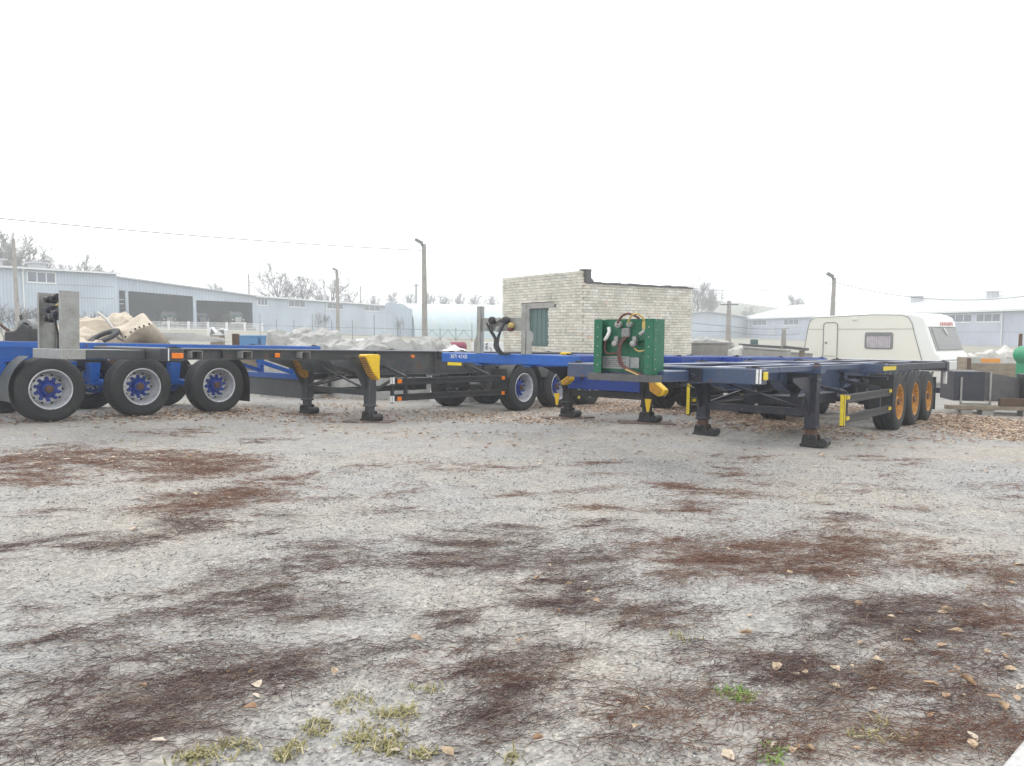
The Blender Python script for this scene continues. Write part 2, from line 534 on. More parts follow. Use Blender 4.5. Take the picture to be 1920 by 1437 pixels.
# ------------------------------------------------------------------ litter patches on the gravel (photo pixel, radii) -> ground ellipses
# kind: d = dark stalks, b = brown stalks
PATCH = [
    (200, 862, 230, 22, 'b', 1.0), (60, 902, 75, 14, 'b', .9), (380, 880, 130, 26, 'b', .9), (520, 905, 90, 20, 'b', .5), (400, 940, 140, 32, 'b', 1.0),
    (350, 978, 90, 20, 'd', .8), (60, 962, 55, 7, 'd', .6), (180, 1012, 95, 18, 'd', .9), (250, 1008, 60, 14, 'd', .6), (20, 1026, 50, 13, 'd', .8),
    (520, 978, 55, 18, 'd', .5), (610, 1040, 100, 30, 'd', .9), (540, 1075, 70, 18, 'd', .5), (430, 1110, 120, 40, 'd', .8), (520, 1145, 140, 45, 'd', .9),
    (300, 1160, 110, 25, 'd', .7), (90, 1190, 70, 22, 'd', .9), (60, 1150, 40, 10, 'd', .7), (200, 1205, 130, 22, 'd', .6),
    (250, 1295, 230, 75, 'd', 1.1), (430, 1290, 170, 60, 'd', 1.0), (130, 1350, 150, 60, 'd', 1.0), (560, 1230, 110, 35, 'd', .7), (300, 1380, 160, 40, 'd', .8),
    (860, 1015, 110, 25, 'd', .8), (880, 1055, 130, 26, 'd', 1.1), (960, 1000, 70, 16, 'd', .5), (830, 1165, 85, 24, 'd', .9), (900, 1190, 110, 26, 'd', .5),
    (940, 1290, 120, 75, 'd', 1.3), (870, 1250, 130, 45, 'b', .7), (1000, 1250, 90, 40, 'd', .6), (760, 1240, 100, 40, 'd', .5), (900, 1370, 100, 40, 'd', .8),
    (1060, 1055, 120, 36, 'd', .8), (1070, 1110, 120, 34, 'd', 1.2), (1170, 1140, 120, 34, 'd', 1.0), (1230, 1165, 80, 26, 'b', .8),
    (1290, 1035, 120, 24, 'b', 1.0), (1430, 1040, 170, 36, 'b', 1.2), (1620, 1018, 130, 30, 'b', 1.1), (1350, 1080, 100, 22, 'b', .9), (1560, 1065, 110, 22, 'b', .8),
    (1275, 915, 60, 15, 'b', .8), (1300, 948, 80, 11, 'b', .9), (1370, 888, 55, 8, 'b', .6), (1380, 925, 55, 8, 'b', .5), (1130, 985, 75, 15, 'd', .6),
    (1540, 970, 75, 10, 'd', .5), (975, 930, 45, 8, 'b', .5), (1120, 950, 55, 9, 'b', .5), (690, 955, 60, 8, 'd', .4), (820, 965, 50, 8, 'd', .3),
    (1650, 1150, 190, 42, 'd', 1.0), (1750, 1200, 180, 60, 'd', .9), (1860, 1080, 100, 34, 'b', 1.0), (1850, 1150, 110, 50, 'b', .9), (1570, 1180, 90, 26, 'd', .6),
    (1440, 1230, 170, 45, 'd', .9), (1600, 1290, 200, 60, 'd', 1.0), (1800, 1290, 170, 75, 'b', .9), (1400, 1270, 120, 30, 'd', .6),
    (1300, 1350, 170, 55, 'b', 1.0), (1450, 1390, 150, 45, 'b', .8), (1700, 1390, 200, 55, 'b', .8), (1150, 1290, 70, 30, 'd', .4), (1040, 1215, 90, 30, 'd', .6),
    (1130, 1410, 120, 30, 'd', .5), (1870, 1390, 90, 55, 'b', .9), (700, 1130, 60, 20, 'd', .3), (730, 1060, 60, 14, 'd', .3), (480, 830, 60, 8, 'd', .3),
    (1400, 858, 70, 7, 'b', .35), (1650, 862, 90, 6, 'b', .4), (1100, 870, 60, 7, 'b', .4), (860, 880, 80, 7, 'b', .35), (700, 875, 60, 6, 'b', .3), (330, 812, 60, 7, 'b', .5)]
# leaf drifts: (photo pixel, radii, leaves per m2)
DRIFT = [
    (30, 787, 110, 10, 60), (200, 785, 130, 9, 70), (330, 775, 130, 10, 110), (430, 768, 90, 9, 90), (560, 782, 130, 13, 60), (640, 762, 90, 7, 40),
    (650, 742, 130, 7, 170), (760, 742, 80, 7, 160), (850, 741, 70, 7, 120), (790, 778, 170, 12, 55), (960, 783, 120, 10, 60), (1130, 763, 130, 12, 170),
    (1180, 745, 110, 7, 160), (1050, 790, 110, 8, 60), (1290, 768, 90, 12, 130), (1400, 782, 100, 14, 170), (1480, 800, 90, 12, 130), (1350, 800, 110, 9, 70),
    (1640, 770, 80, 9, 170), (1700, 820, 120, 8, 60), (1830, 792, 140, 14, 260), (1880, 812, 120, 14, 200), (1560, 830, 120, 8, 25), (1450, 752, 120, 6, 130),
    (200, 862, 220, 20, 14), (400, 930, 150, 40, 5), (1580, 752, 60, 6, 150), (980, 815, 300, 12, 9), (700, 812, 260, 12, 10), (1250, 848, 300, 10, 7)]
PT = []
for (px, py, rx, ry, k, den) in PATCH:
    c = onground(px, py)
    ex = onground(px + rx, py)
    ey0, ey1 = onground(px, py - ry), onground(px, py + ry)
    PT.append((c.x, c.y, (ex - c).length, max(0.12, (ey0 - ey1).length / 2), k, den))

# ------------------------------------------------------------------ ground: one sheet out to the horizon
def graded(a, b, c0, c1, step, grow):
    """coordinates dense in [c0,c1], growing outward to a and b"""
    core = list(np.arange(c0, c1 + 1e-6, step))
    lo, s = [core[0]], step
    while lo[-1] > a:
        s *= grow
        lo.append(lo[-1] - s)
    hi, s = [core[-1]], step
    while hi[-1] < b:
        s *= grow
        hi.append(hi[-1] + s)
    return np.array(lo[1:][::-1] + core + hi[1:])


gx = graded(-420, 420, -9, 9, 0.07, 1.06)
gy = graded(-60, 430, 1.2, 16, 0.07, 1.05)
GX, GY = np.meshgrid(gx, gy)
GZ = gz(GX, GY)
lit = np.zeros_like(GX)
for (cx, cyy, ra, rb, k, den) in PT:
    q = ((GX - cx) / ra) ** 2 + ((GY - cyy) / rb) ** 2
    lit = np.maximum(lit, np.clip(1.15 - q, 0, 1) * min(1, den) * .5)
near = np.exp(-((GY - 7) / 9) ** 2)
bumpy = 0.012 * np.sin(GX * 2.1 + 1.3 * np.sin(GY * 1.7)) * np.sin(GY * 2.6 + GX * .7) + 0.006 * np.sin(GX * 7.3 + GY * 3.1) * np.sin(GY * 6.1 - GX * 2.2)
GZ = GZ + bumpy * near
nx, ny = len(gx), len(gy)
idx = np.arange(nx * ny).reshape(ny, nx)
Fq = np.stack([idx[:-1, :-1].ravel(), idx[:-1, 1:].ravel(), idx[1:, 1:].ravel(), idx[1:, :-1].ravel()], 1)
V = np.stack([GX.ravel(), GY.ravel(), GZ.ravel()], 1)

mg, t, b = nodes_of('gravel_ground')
tc = N(t, 'ShaderNodeTexCoord')
co = tc.outputs['Object']
big = N(t, 'ShaderNodeTexNoise', Scale=0.45, Detail=6, Roughness=0.6)
mid = N(t, 'ShaderNodeTexNoise', Scale=3.2, Detail=8, Roughness=0.7)
fin = N(t, 'ShaderNodeTexNoise', Scale=70, Detail=4, Roughness=0.7)
vor = N(t, 'ShaderNodeTexVoronoi', Scale=75)
vor2 = N(t, 'ShaderNodeTexVoronoi', Scale=32)
for n in (big, mid, fin, vor, vor2):
    t.links.new(co, n.inputs['Vector'])
c = ramp(t, big.outputs[0], [(0.34, (0.345, 0.341, 0.338)), (0.48, (0.366, 0.351, 0.331)), (0.64, (0.386, 0.355, 0.316))])
c = mixc(t, 1.0, c, ramp(t, mid.outputs[0], [(0.3, (0.82, 0.82, 0.82)), (0.55, (1.0, 1.0, 1.0)), (0.75, (1.08, 1.08, 1.07))]), 'MULTIPLY')
c = mixc(t, 1.0, c, ramp(t, vor.outputs['Color'], [(0.1, (0.70, 0.70, 0.71)), (0.5, (0.99, 0.99, 0.99)), (0.95, (1.34, 1.33, 1.31))]), 'MULTIPLY')
c = mixc(t, 0.75, c, ramp(t, vor2.outputs['Color'], [(0.1, (0.78, 0.78, 0.79)), (0.9, (1.18, 1.18, 1.17))]), 'MULTIPLY')
c = mixc(t, 0.8, c, ramp(t, fin.outputs[0], [(0.3, (0.78, 0.78, 0.78)), (0.7, (1.16, 1.16, 1.16))]), 'MULTIPLY')
att = N(t, 'ShaderNodeAttribute', attribute_name='litter')
mm = N(t, 'ShaderNodeMath', operation='MULTIPLY')
t.links.new(att.outputs['Fac'], mm.inputs[0])
t.links.new(ramp(t, mid.outputs[0], [(0.36, (0, 0, 0)), (0.62, (1, 1, 1))]), mm.inputs[1])
soil = ramp(t, fin.outputs[0], [(0.3, (0.13, 0.108, 0.095)), (0.7, (0.25, 0.215, 0.185))])
c = mixc(t, mm.outputs[0], c, soil)
# dry grass beyond the yard
sepx = N(t, 'ShaderNodeSeparateXYZ')
t.links.new(co, sepx.inputs[0])
far = N(t, 'ShaderNodeMapRange')
far.inputs['From Min'].default_value = 30
far.inputs['From Max'].default_value = 44
t.links.new(sepx.outputs['Y'], far.inputs[0])
gr = ramp(t, big.outputs[0], [(0.35, (0.25, 0.25, 0.205)), (0.65, (0.33, 0.31, 0.26))])
c = mixc(t, far.outputs[0], c, gr)
t.links.new(c, b.inputs['Base Color'])
b.inputs['Roughness'].default_value = 0.93
b.inputs['Specular IOR Level'].default_value = 0.25
ad = N(t, 'ShaderNodeMath', operation='ADD')
t.links.new(vor.outputs['Distance'], ad.inputs[0])
t.links.new(fin.outputs[0], ad.inputs[1])
bp = N(t, 'ShaderNodeBump', Strength=0.55, Distance=0.012)
t.links.new(ad.outputs[0], bp.inputs['Height'])
t.links.new(bp.outputs[0], b.inputs['Normal'])
me = bigmesh('ground', V, Fq, mg)
me.polygons.foreach_set('use_smooth', np.ones(len(me.polygons), bool))
la = me.attributes.new('litter', 'FLOAT', 'POINT')
la.data.foreach_set('value', lit.ravel().astype(np.float32))
ground = link('ground', me)
tag(ground, 'grey gravel yard with dirt patches running back to dry grass', kind='structure')

# ------------------------------------------------------------------ wheels (axis X, outer face +X)
TR = 0.525


def wheel_meshes(key, rim_mat, hub_mat, cap_mat, disc_x):
    tp = [(-.15, .30), (-.185, .335), (-.193, .41), (-.18, .475), (-.165, .505), (-.15, .517), (-.10, .523), (-.094, .509), (-.080, .509), (-.074, .524),
          (-.024, .525), (-.018, .510), (-.004, .510), (.002, .525), (.055, .525), (.061, .510), (.076, .510), (.082, .523), (.15, .517), (.165, .505),
          (.18, .475), (.186, .455), (.190, .452), (.193, .41), (.192, .375), (.188, .372), (.185, .335), (.15, .30)]
    ty = MB().lathe(tp, 44)
    d = disc_x
    rm = MB().lathe([(.135, .300), (.150, .318), (.176, .320), (.182, .312), (.176, .300), (.160, .292), (.12, .288), (.09, .278), (.02, .270),
                     (d - .01, .262), (d - .03, .246), (d - .012, .232), (d + .006, .205), (d + .006, .10), (d + .006, .0)], 44)
    ho = MB()
    for k in range(10):
        a = 2 * math.pi * (k + .5) / 10
        rot = Matrix.Rotation(a, 3, 'X')
        vs = [Vector((d + .013 if i % 1 == 0 else 0, .228 + .016 * math.cos(q), .021 * math.sin(q))) for i, q in enumerate([2 * math.pi * j / 10 for j in range(10)])]
        vs = [rot @ Vector((d - .002, p.y, p.z)) for p in vs]
        ho.add([p + Vector((.006, 0, 0)) for p in vs], [tuple(range(10))])
    hb = MB().lathe([(d + .006, .150), (d + .022, .146), (d + .028, .12), (d + .06, .104), (d + .095, .092), (d + .10, .07), (d + .09, .06)], 30)
    for k in range(10):
        a = 2 * math.pi * k / 10 + .1
        n0 = Vector((d + .018, .12 * math.cos(a - .16), .12 * math.sin(a - .16)))
        n1 = Vector((d + .022, .198 * math.cos(a), .198 * math.sin(a)))
        hb.tube([n0, n0.lerp(n1, .5), n1 - (n1 - n0) * .12, n1], [.024, .028, .028, .018], 8)
        hb.lathe([(d + .02, .024), (d + .06, .020), (d + .064, 0)], 6, (0, .180 * math.cos(a), .180 * math.sin(a)))
    cp = MB().lathe([(d + .088, .066), (d + .118, .062), (d + .126, .05), (d + .128, 0)], 24)
    return dict(tyre=ty.mesh('tyre_' + key, M_rubber, 35), rim=rm.mesh('rim_' + key, rim_mat, 35), vent_hole=ho.mesh('vent_hole_' + key, M_black),
                hub=hb.mesh('hub_' + key, hub_mat, 40), hub_cap=cp.mesh('hub_cap_' + key, cap_mat, 40))


WH_B = wheel_meshes('blue', M_silver, M_hubblue, M_rust, -.01)
WH_Y = wheel_meshes('ochre', M_ochre, M_ochre, M_rust, .05)


def wheel(parent, x, y, z, kit, flip, spin):
    e = empty('wheel', (x, y, z), (spin if not flip else -spin, 0, 0), parent)
    if flip:
        e.rotation_euler = (spin, 0, math.pi)
    for nme, m in kit.items():
        link(nme, m, e)
    return e


# ------------------------------------------------------------------ container chassis
TH = R(39)
UX, UY = math.sin(TH), math.cos(TH)


class Chassis:
    def __init__(s, name, label, fx, fy, deck_z, slope, DH, paint, under, kit, ax1, axs, tl, legx, L=12.0):
        s.root = empty(name, (fx, fy, CZ + deck_z - DH), (-math.atan(slope), 0, -TH))
        tag(s.root, label, 'trailer', 'container trailers parked side by side')
        s.M = Matrix.Translation(s.root.location) @ s.root.rotation_euler.to_matrix().to_4x4()
        s.worn = M_worn_sheen_b if paint is M_blue else M_worn  # rubbed tone that carries the painted sky streaks
        s.DH, s.paint, s.under, s.kit, s.ax1, s.axs, s.tl, s.legx, s.L = DH, paint, under, kit, ax1, axs, tl, legx, L

    def ground_local(s, x, y):
        wpt = s.M @ Vector((x, y, 0))
        return (g(wpt.x, wpt.y) - wpt.z)

    def add(s, mb, name, m, **k):
        return mb.build(name, m, k.pop('parent', s.root), **k)

    def frame(s, neck=.16, deep=.44, tstart=2.6, tend=3.5):
        D, L = s.DH, s.L
        for sx in (-1, 1):
            x = .48 * sx
            low = [(0, neck), (tstart, neck), (tstart + .35, neck + .06), (tend - .3, deep - .08), (tend, deep), (s.ax1 - .9, deep), (s.ax1 - .2, deep - .12), (L, deep - .16)]
            poly = [(0, D)] + [(y, D - dd) for y, dd in low] + [(L, D)]
            m = MB().prism(poly, .012, (x - .006, 0, 0), ((0, 1, 0), (0, 0, 1)), (1, 0, 0))
            m.bb(x - .075, x + .075, 0, L, D - .016, D + .002)
            for (y0, d0), (y1, d1) in zip(low, low[1:]):
                m.bar((x, y0, D - d0), (x, y1, D - d1), .15, .016)
            for y in np.arange(1.2, L, 1.55):                     # web stiffeners
                dd = np.interp(y, [q[0] for q in low], [q[1] for q in low])
                m.bb(x - .07, x + .07, y, y + .012, D - dd + .012, D - .018)
            mbm = s.add(m, 'main_beam', s.paint)
            s.add(MB().bb(x - .068, x + .068, .25, L - .3, D + .004, D + .007), 'rubbed_sky_sheen', s.worn, parent=mbm)  # added pale strip: rubbed flange with a painted streak of sky reflection
        for y in np.arange(.75, L - .3, 1.02):
            z = D - .075
            m = MB().bb(-.465, .465, y - .045, y + .045, z - .05, z + .045)
            s.add(m, 'cross_member', s.paint)

    def bolster(s, name, y, h=.17, wd=2.46, dy=.22, m=None, z=None, label=None):
        z = s.DH if z is None else z
        b_ = MB().bb(-wd / 2, wd / 2, y - dy / 2, y + dy / 2, z - h, z + .012)
        o = s.add(b_, name, m or s.paint, bevel=.012)
        for sx in (-1, 1):
            lock = MB().bb(sx * (wd / 2 - .17), sx * (wd / 2 - .02), y - .07, y + .07, z + .012, z + .022)
            lock.box((sx * (wd / 2 - .095), y, z + .03), (.05, .08, .016))
            s.add(lock, 'twist_lock', M_black, parent=o)
        s.add(MB().bb(-wd / 2 + .2, wd / 2 - .2, y - dy / 2 + .02, y + dy / 2 - .02, z + .013, z + .016), 'rubbed_sky_sheen', s.worn, parent=o)  # added pale strip, wear and painted sky sheen on the bolster
        if label:
            o['label'] = label
        return o

    def longrail(s, xs, y0, y1, h=.1, m=None):
        for x in xs:
            sr = s.add(MB().bb(x - .03, x + .03, y0, y1, s.DH - h, s.DH - .004), 'side_rail', m or s.paint)
            s.add(MB().bb(x - .026, x + .026, y0 + .15, y1 - .15, s.DH - .003, s.DH - .001), 'rubbed_sky_sheen', s.worn, parent=sr)  # added strip painting the sky streak along the rubbed rail

    def legs(s, plate=0.0, roller=False, chock=None):
        D = s.DH
        for sx in (-1, 1):
            x = sx * s.legx
            gl = s.ground_local(x, s.tl) + plate
            e = empty('landing_leg', (x, s.tl, gl), (0, 0, 0), s.root)
            top = D - .10 - gl
            o = MB().bb(-.082, .082, -.082, .082, .25, top)
            o.bb(-.092, .092, -.092, .092, .25, .29)
            o.bb(-.098, .098, -.098, .098, top - .12, top - .10)
            o.tube([(0, .085, top - .25), (0, .19, top - .25)], .055, 10)
            o.build('outer_tube', s.under, e, bevel=.012)
            MB().bb(-.066, .066, -.066, .066, .10, .26).build('inner_tube', M_rust if roller else s.under, e, bevel=.008)
            ft = MB().bb(-.125, .14, -.12, .12, 0.0, .038)
            ft.prism([(-.11, .035), (.12, .035), (.11, .10), (.085, .17), (-.085, .17), (-.10, .12)], .025, (0, -.105, 0))
            ft.prism([(-.11, .035), (.12, .035), (.11, .10), (.085, .17), (-.085, .17), (-.10, .12)], .025, (0, .08, 0))
            ft.tube([(0, -.14, .13), (0, .14, .13)], .03, 10)
            ft.tube([(.185, -.11, .066), (.185, .11, .066)], .064, 12)
            ft.bb(.10, .19, -.10, -.075, .03, .09)
            ft.bb(.10, .19, .075, .10, .03, .09)
            ft.build('foot', M_black, e, bevel=.006)
            # outrigger and gusset to the main beam
            br = MB().bb(min(.49 * sx, x), max(.49 * sx, x), s.tl - .06, s.tl + .06, D - .26, D - .12)
            br.prism([(0, 0), (0, -.34), (.10 * 1, -.34), (.2, -.15), (s.legx - .49, -.02), (s.legx - .49, 0)], .012, (.49 * sx, s.tl + .07, D - .13), ((sx, 0, 0), (0, 0, 1)), (0, 1, 0))
            br.prism([(0, 0), (.0, -.5), (-.06, -.55), (-.25, -.22), (-.8, -.05), (-.8, 0)], .012, (x - .006, s.tl - .08, D - .16), ((0, 1, 0), (0, 0, 1)), (1, 0, 0))
            s.add(br, 'leg_bracket', s.under)
        a = s.legx - .09
        s.add(MB().bar((-a, s.tl, .52), (a, s.tl, .52), .07, .11), 'tie_beam', s.under)
        s.add(MB().bar((-a, s.tl - .035, .56), (a, s.tl - .035, D - .24), .05, .03), 'leg_brace', s.under)
        s.add(MB().bar((a, s.tl + .035, .56), (-a, s.tl + .035, D - .24), .05, .03), 'leg_brace', s.under)
        for sx in (-1, 1):
            s.add(MB().bar((sx * s.legx, s.tl + .09, .55), (sx * .5, s.tl + 1.25, D - .40), .04, .04), 'leg_brace', s.under)

    def guard(s, y0, y1, style):
        for sx in (-1, 1):
            x = 1.19 * sx
            e = empty('side_guard', (x, 0, 0), (0, 0, 0), s.root)
            for z in (.43, .72):
                m = MB().bb(-.018, .018, y0, y1, z - .06, z + .06)
                m.bb(-.026, .026, y0, y1, z + .028, z + .062)
                m.bb(-.026, .026, y0, y1, z - .062, z - .028)
                m.build('rail', M_black, e, bevel=.004)
            for y in (y0 + .35, y1 - .45):
                MB().bb(-sx * .06 - .025, -sx * .06 + .025, y - .03, y + .03, .36, .80).build('post', s.under, e)
                MB().bar((-sx * .06, y, .80), (-sx * .70, y, s.DH - .28), .05, .05).build('hanger', s.under, e)
            MB().bb(-.03, .03, y0 - .055, y0 - .004, .33, .80).build('end_post', M_black, e, bevel=.004)
            fx = .031 * sx
            if style == 'yellow':
                MB().bb(-.026, .026, y0 - .062, y0 - .056, .345, .79).build('reflective_strip', M_reflect, e)
                MB().bb(fx, fx + .004 * sx, y0 - .05, y0 - .008, .345, .79).build('reflective_strip', M_reflect, e)
                for z in (.70, .40):
                    for y in (y0 + .03, y1 - .18):
                        MB().bb(fx, fx + .018 * sx, y, y + .13, z + .02, z + .07).build('marker_lamp', M_reflect, e)
            else:
                for z in (.345, .68):
                    MB().bb(-.026, .026, y0 - .062, y0 - .056, z, z + .12).build('reflective_strip', M_white, e)
                    MB().bb(fx, fx + .004 * sx, y0 - .05, y0 - .008, z, z + .12).build('reflective_strip', M_white, e)
                for z in (.38, .70):
                    for y in (y0 + .06, y1 - .14):
                        MB().bb(fx, fx + .022 * sx, y, y + .10, z - .01, z + .065).build('marker_lamp', M_amber, e, bevel=.006)

    def running(s, guards=True, both=True):
        D = s.DH
        for i in range(3):
            y = s.ax1 + i * s.axs
            zc = []
            for sx in (-1, 1):
                gl = s.ground_local(sx * 1.03, y)
                z = gl + TR - .012
                zc.append(z)
                wheel(s.root, sx * 1.035, y, z, s.kit, sx < 0, random.uniform(0, .6))
            zm = sum(zc) / 2
            m = MB().tube([(-.92, y, zc[0]), (.92, y, zc[1])], .068, 12)
            for sx in (-1, 1):
                m.lathe([(sx * .66, .21), (sx * .84, .21), (sx * .85, .15)], 20, (0, y, zm))
            s.add(m, 'axle', s.under, smooth=40)
            for sx in (-1, 1):
                x = sx * .5
                h = MB().prism([(-.62, D - .34), (-.42, D - .34), (-.46, zm + .02), (-.58, zm + .02)], .16, (x - .08, y, 0), ((0, 1, 0), (0, 0, 1)), (1, 0, 0))
                s.add(h, 'spring_hanger', s.under)
                h = MB().bar((x, y - .55, zm + .06), (x, y + .42, zm - .10), .1, .06)
                s.add(h, 'trailing_arm', s.under)
                h = MB().lathe([(zm - .08, .10), (zm - .04, .12), (zm + .08, .135), (zm + .14, .115), (zm + .24, .135), (zm + .32, .12), (zm + .34, .08)], 16, (x, y + .40, 0), 'Z')
                s.add(h, 'air_spring', M_flap, smooth=40)

    def fender(s, y, sx, a0, a1, m=None):
        """curved mudguard over one wheel between the angles a0..a1 (0 = forward, 90 = up)"""
        gl = s.ground_local(sx * 1.03, y)
        zc = gl + TR
        r0, r1 = .60, .606
        mb = MB()
        n = 9
        vs = []
        for k in range(n + 1):
            a = R(a0 + (a1 - a0) * k / n)
            for rr in (r0, r1):
                for x in (sx * 1.25, sx * .82):
                    vs.append((x, y - rr * math.cos(a), zc + rr * math.sin(a)))
        fs = []
        for k in range(n):
            q = k * 4
            fs += [(q, q + 4, q + 5, q + 1), (q + 2, q + 3, q + 7, q + 6), (q, q + 2, q + 6, q + 4), (q + 1, q + 5, q + 7, q + 3)]
        fs += [(0, 1, 3, 2), (n * 4, n * 4 + 2, n * 4 + 3, n * 4 + 1)]
        mb.add(vs, fs)
        return s.add(mb, 'mudguard', m or M_flap, smooth=50)

    def flap(s, y, sx, z0=.24, z1=.78, w_=.40):
        gl = s.ground_local(sx * 1.03, y)
        return s.add(MB().bb(sx * .82, sx * (.82 + w_), y - .006, y + .006, gl + z0, gl + z1), 'mud_flap', M_flap)

    def lamp(s, x, y, z, dy=.1, dz=.055, m=None, dx=.03):
        return s.add(MB().bb(x, x + dx, y - dy / 2, y + dy / 2, z - dz / 2, z + dz / 2), 'marker_lamp', m or M_amber, bevel=.006)


def chock(mb_parent, c, rotz, tilt, m1, m2, size=1.0):
    """wheel chock: curved wedge with ribbed flanks"""
    e = empty('wheel_chock', c, (tilt, 0, rotz), mb_parent)
    L_, H_, W_ = .44 * size, .22 * size, .17 * size
    prof = [(0, 0), (L_, 0), (L_ * .93, H_ * .12)]
    for k in range(7):
        q = k / 6
        prof.append((L_ * (.8 - .68 * q), H_ * (.2 + .8 * q ** 1.5)))
    prof += [(0, H_)]
    MB().prism(prof, W_, (-W_ / 2, 0, 0), ((0, 1, 0), (0, 0, 1)), (1, 0, 0)).build('wedge', m1, e, bevel=.008)
    for sx in (-1, 1):
        m = MB()
        for k in range(7):
            y = L_ * (.05 + .12 * k)
            m.bb(sx * W_ / 2, sx * (W_ / 2 + .012), y, y + .022, .01, max(.03, H_ * (.92 - .13 * k)))
        m.build('rib', m2, e)
    return e


def hang_chock(parent, c, m1, m2, k=1.0):
    """chock hanging nose-down in its holder: ribbed slope to the front, smooth flank outward"""
    e = empty('wheel_chock', c, (0, 0, 0), parent)
    P_ = [(-.33, .0), (-.31, .025), (-.02, .03), (.015, .0), (.0, -.2), (.02, -.42), (-.02, -.42), (-.14, -.30)]
    P_ = [(a * k, b_ * k) for a, b_ in P_]
    MB().prism(P_, .19 * k, (-.095 * k, 0, 0), ((0, 1, 0), (0, 0, 1)), (1, 0, 0)).build('wedge', m1, e, bevel=.012)
    MB().prism([(-.335 * k, -.01), (-.325 * k, -.03), (-.145 * k, -.315 * k), (-.025 * k, -.425 * k), (-.04 * k, -.43 * k), (-.16 * k, -.315 * k)], .17 * k, (-.085 * k, 0, 0), ((0, 1, 0), (0, 0, 1)), (1, 0, 0)).build('tread_plate', m2, e)
    for j in range(9):
        q = .08 + .1 * j
        y0, z0 = (-.335 + .19 * q / .75) * k if q < .75 else (-.145 + .12 * (q - .75) / .25) * k, (-.02 - .295 * q / .75) * k if q < .75 else (-.315 - .1 * (q - .75) / .25) * k
        MB().box((0, y0 - .006, z0), (.172 * k, .018, .012)).build('rib', M_dwood, e)
    return e


# ---- A: dark grey chassis in the middle of the row
A = Chassis('container_trailer', 'dark grey container trailer with yellow chock on its near landing leg and amber lamps', -5.69, 10.99, -.24, .028, 1.27, M_grey, M_grey, WH_B, 7.97, 1.34, 3.82, .93, 12.2)
A.frame(.155, .45, 3.0, 3.75)
A.bolster('front_bolster', 0.12, .17)
A.bolster('rear_bolster', 12.05, .2)
A.bolster('middle_bolster', 6.1, .14, 2.3)
for y in (.72, 1.55, 2.65):
    for sx in (-1, 1):
        m = MB()
        m.bb(sx * .485, sx * .66, y - .085, y + .085, A.DH - .035, A.DH - .028)
        m.bb(sx * .485, sx * .66, y - .085, y - .077, A.DH - .135, A.DH - .035)
        m.bb(sx * .485, sx * .66, y + .077, y + .085, A.DH - .135, A.DH - .035)
        A.add(m, 'channel_end', M_galv)
A.legs(plate=.03)
A.guard(4.15, 7.3, 'white')
A.running()
for i in range(3):
    A.fender(7.97 + 1.34 * i, 1, 20, 160)
    A.fender(7.97 + 1.34 * i, -1, 20, 160)
A.add(MB().bb(.82, 1.24, 7.30, 7.32, .42, .92), 'mud_flap', M_flap)
A.flap(11.35, 1)
A.flap(11.35, -1)
A.lamp(1.232, .12, A.DH - .09, .16, .075)
A.lamp(.556, 2.15, A.DH - .09, .09, .07)
A.lamp(.556, 5.2, A.DH - .10, .09, .055)
A.add(MB().bb(1.0, 1.22, -.002, .008, A.DH - .16, A.DH + .005), 'end_cap', M_navy)
A.add(MB().bb(1.205, 1.236, 0.0, .009, A.DH - .16, A.DH + .006), 'reflective_strip', M_white)
A.add(MB().tube([(-.2, 5.0, .86), (-.2, 6.2, .86)], .14, 16), 'air_tank', M_black, smooth=40)
A.add(MB().bb(.2, .46, 6.35, 7.0, .5, .8), 'tool_box', M_black, bevel=.01)
# nose and galvanised headboard posts
NC = .12
A.add(MB().bb(NC - .55, NC + .46, -1.10, -.80, A.DH - .155, A.DH - .02), 'nose', M_galv, bevel=.008)
A.add(MB().bb(NC - .53, NC + .44, -.80, .0, A.DH - .150, A.DH - .025), 'nose', M_grey, bevel=.008)
hb = empty('headboard', (NC, -.97, A.DH - .05), (0, 0, 0), A.root)
for sx in (-1, 1):
    m = MB().bb(sx * .40 - .004, sx * .40 + .004, -.115, .115, -.10, .80)
    m.bb(sx * .40 - .055 * (sx > 0), sx * .40 + .055 * (sx < 0), -.115, -.107, -.10, .80)
    m.bb(sx * .40 - .055 * (sx > 0), sx * .40 + .055 * (sx < 0), .107, .115, -.10, .80)
    for (yy, zz) in ((-.05, .02), (.06, .02), (0, .55), (-.06, -.05), (.06, -.05)):
        m.tube([(sx * .40, yy, zz), (sx * .40 + .012, yy, zz)], .012, 8)
    m.build('post', M_galv, hb)
MB().bb(-.39, .39, .03, .036, .44, .78).build('coupling_panel', M_galv, hb)
for (x, z, wx, hz, mm_) in ((-.17, .70, .11, .10, M_black), (-.16, .55, .13, .13, M_navy), (.06, .72, .09, .11, M_black), (.10, .50, .12, .14, M_navy), (-.18, .44, .1, .11, M_black), (.22, .62, .14, .035, M_hose_y), (-.02, .47, .10, .10, M_felt)):
    m = MB().bb(x - wx / 2, x + wx / 2, -.06, .03, z - hz / 2, z + hz / 2)
    m.tube([(x, -.06, z), (x, -.11, z - .01)], min(wx, hz) * .42, 10)
    m.build('coupling', mm_, hb, bevel=.01)
MB().tube(spline([(-.3, -.02, .58), (-.1, -.09, .50), (.1, -.08, .42), (.05, -.02, .20), (0, 0, -.02)]), .014, 7).build('hose', M_hose_b, hb, smooth=60)
hang_chock(A.root, (A.legx + .19, A.tl - .02, A.DH - .085), M_yellow, M_chockside, 1.0)
hang_chock(A.root, (-A.legx + .05, A.tl - .08, A.DH - .16), M_chockside, M_chockside, .9)

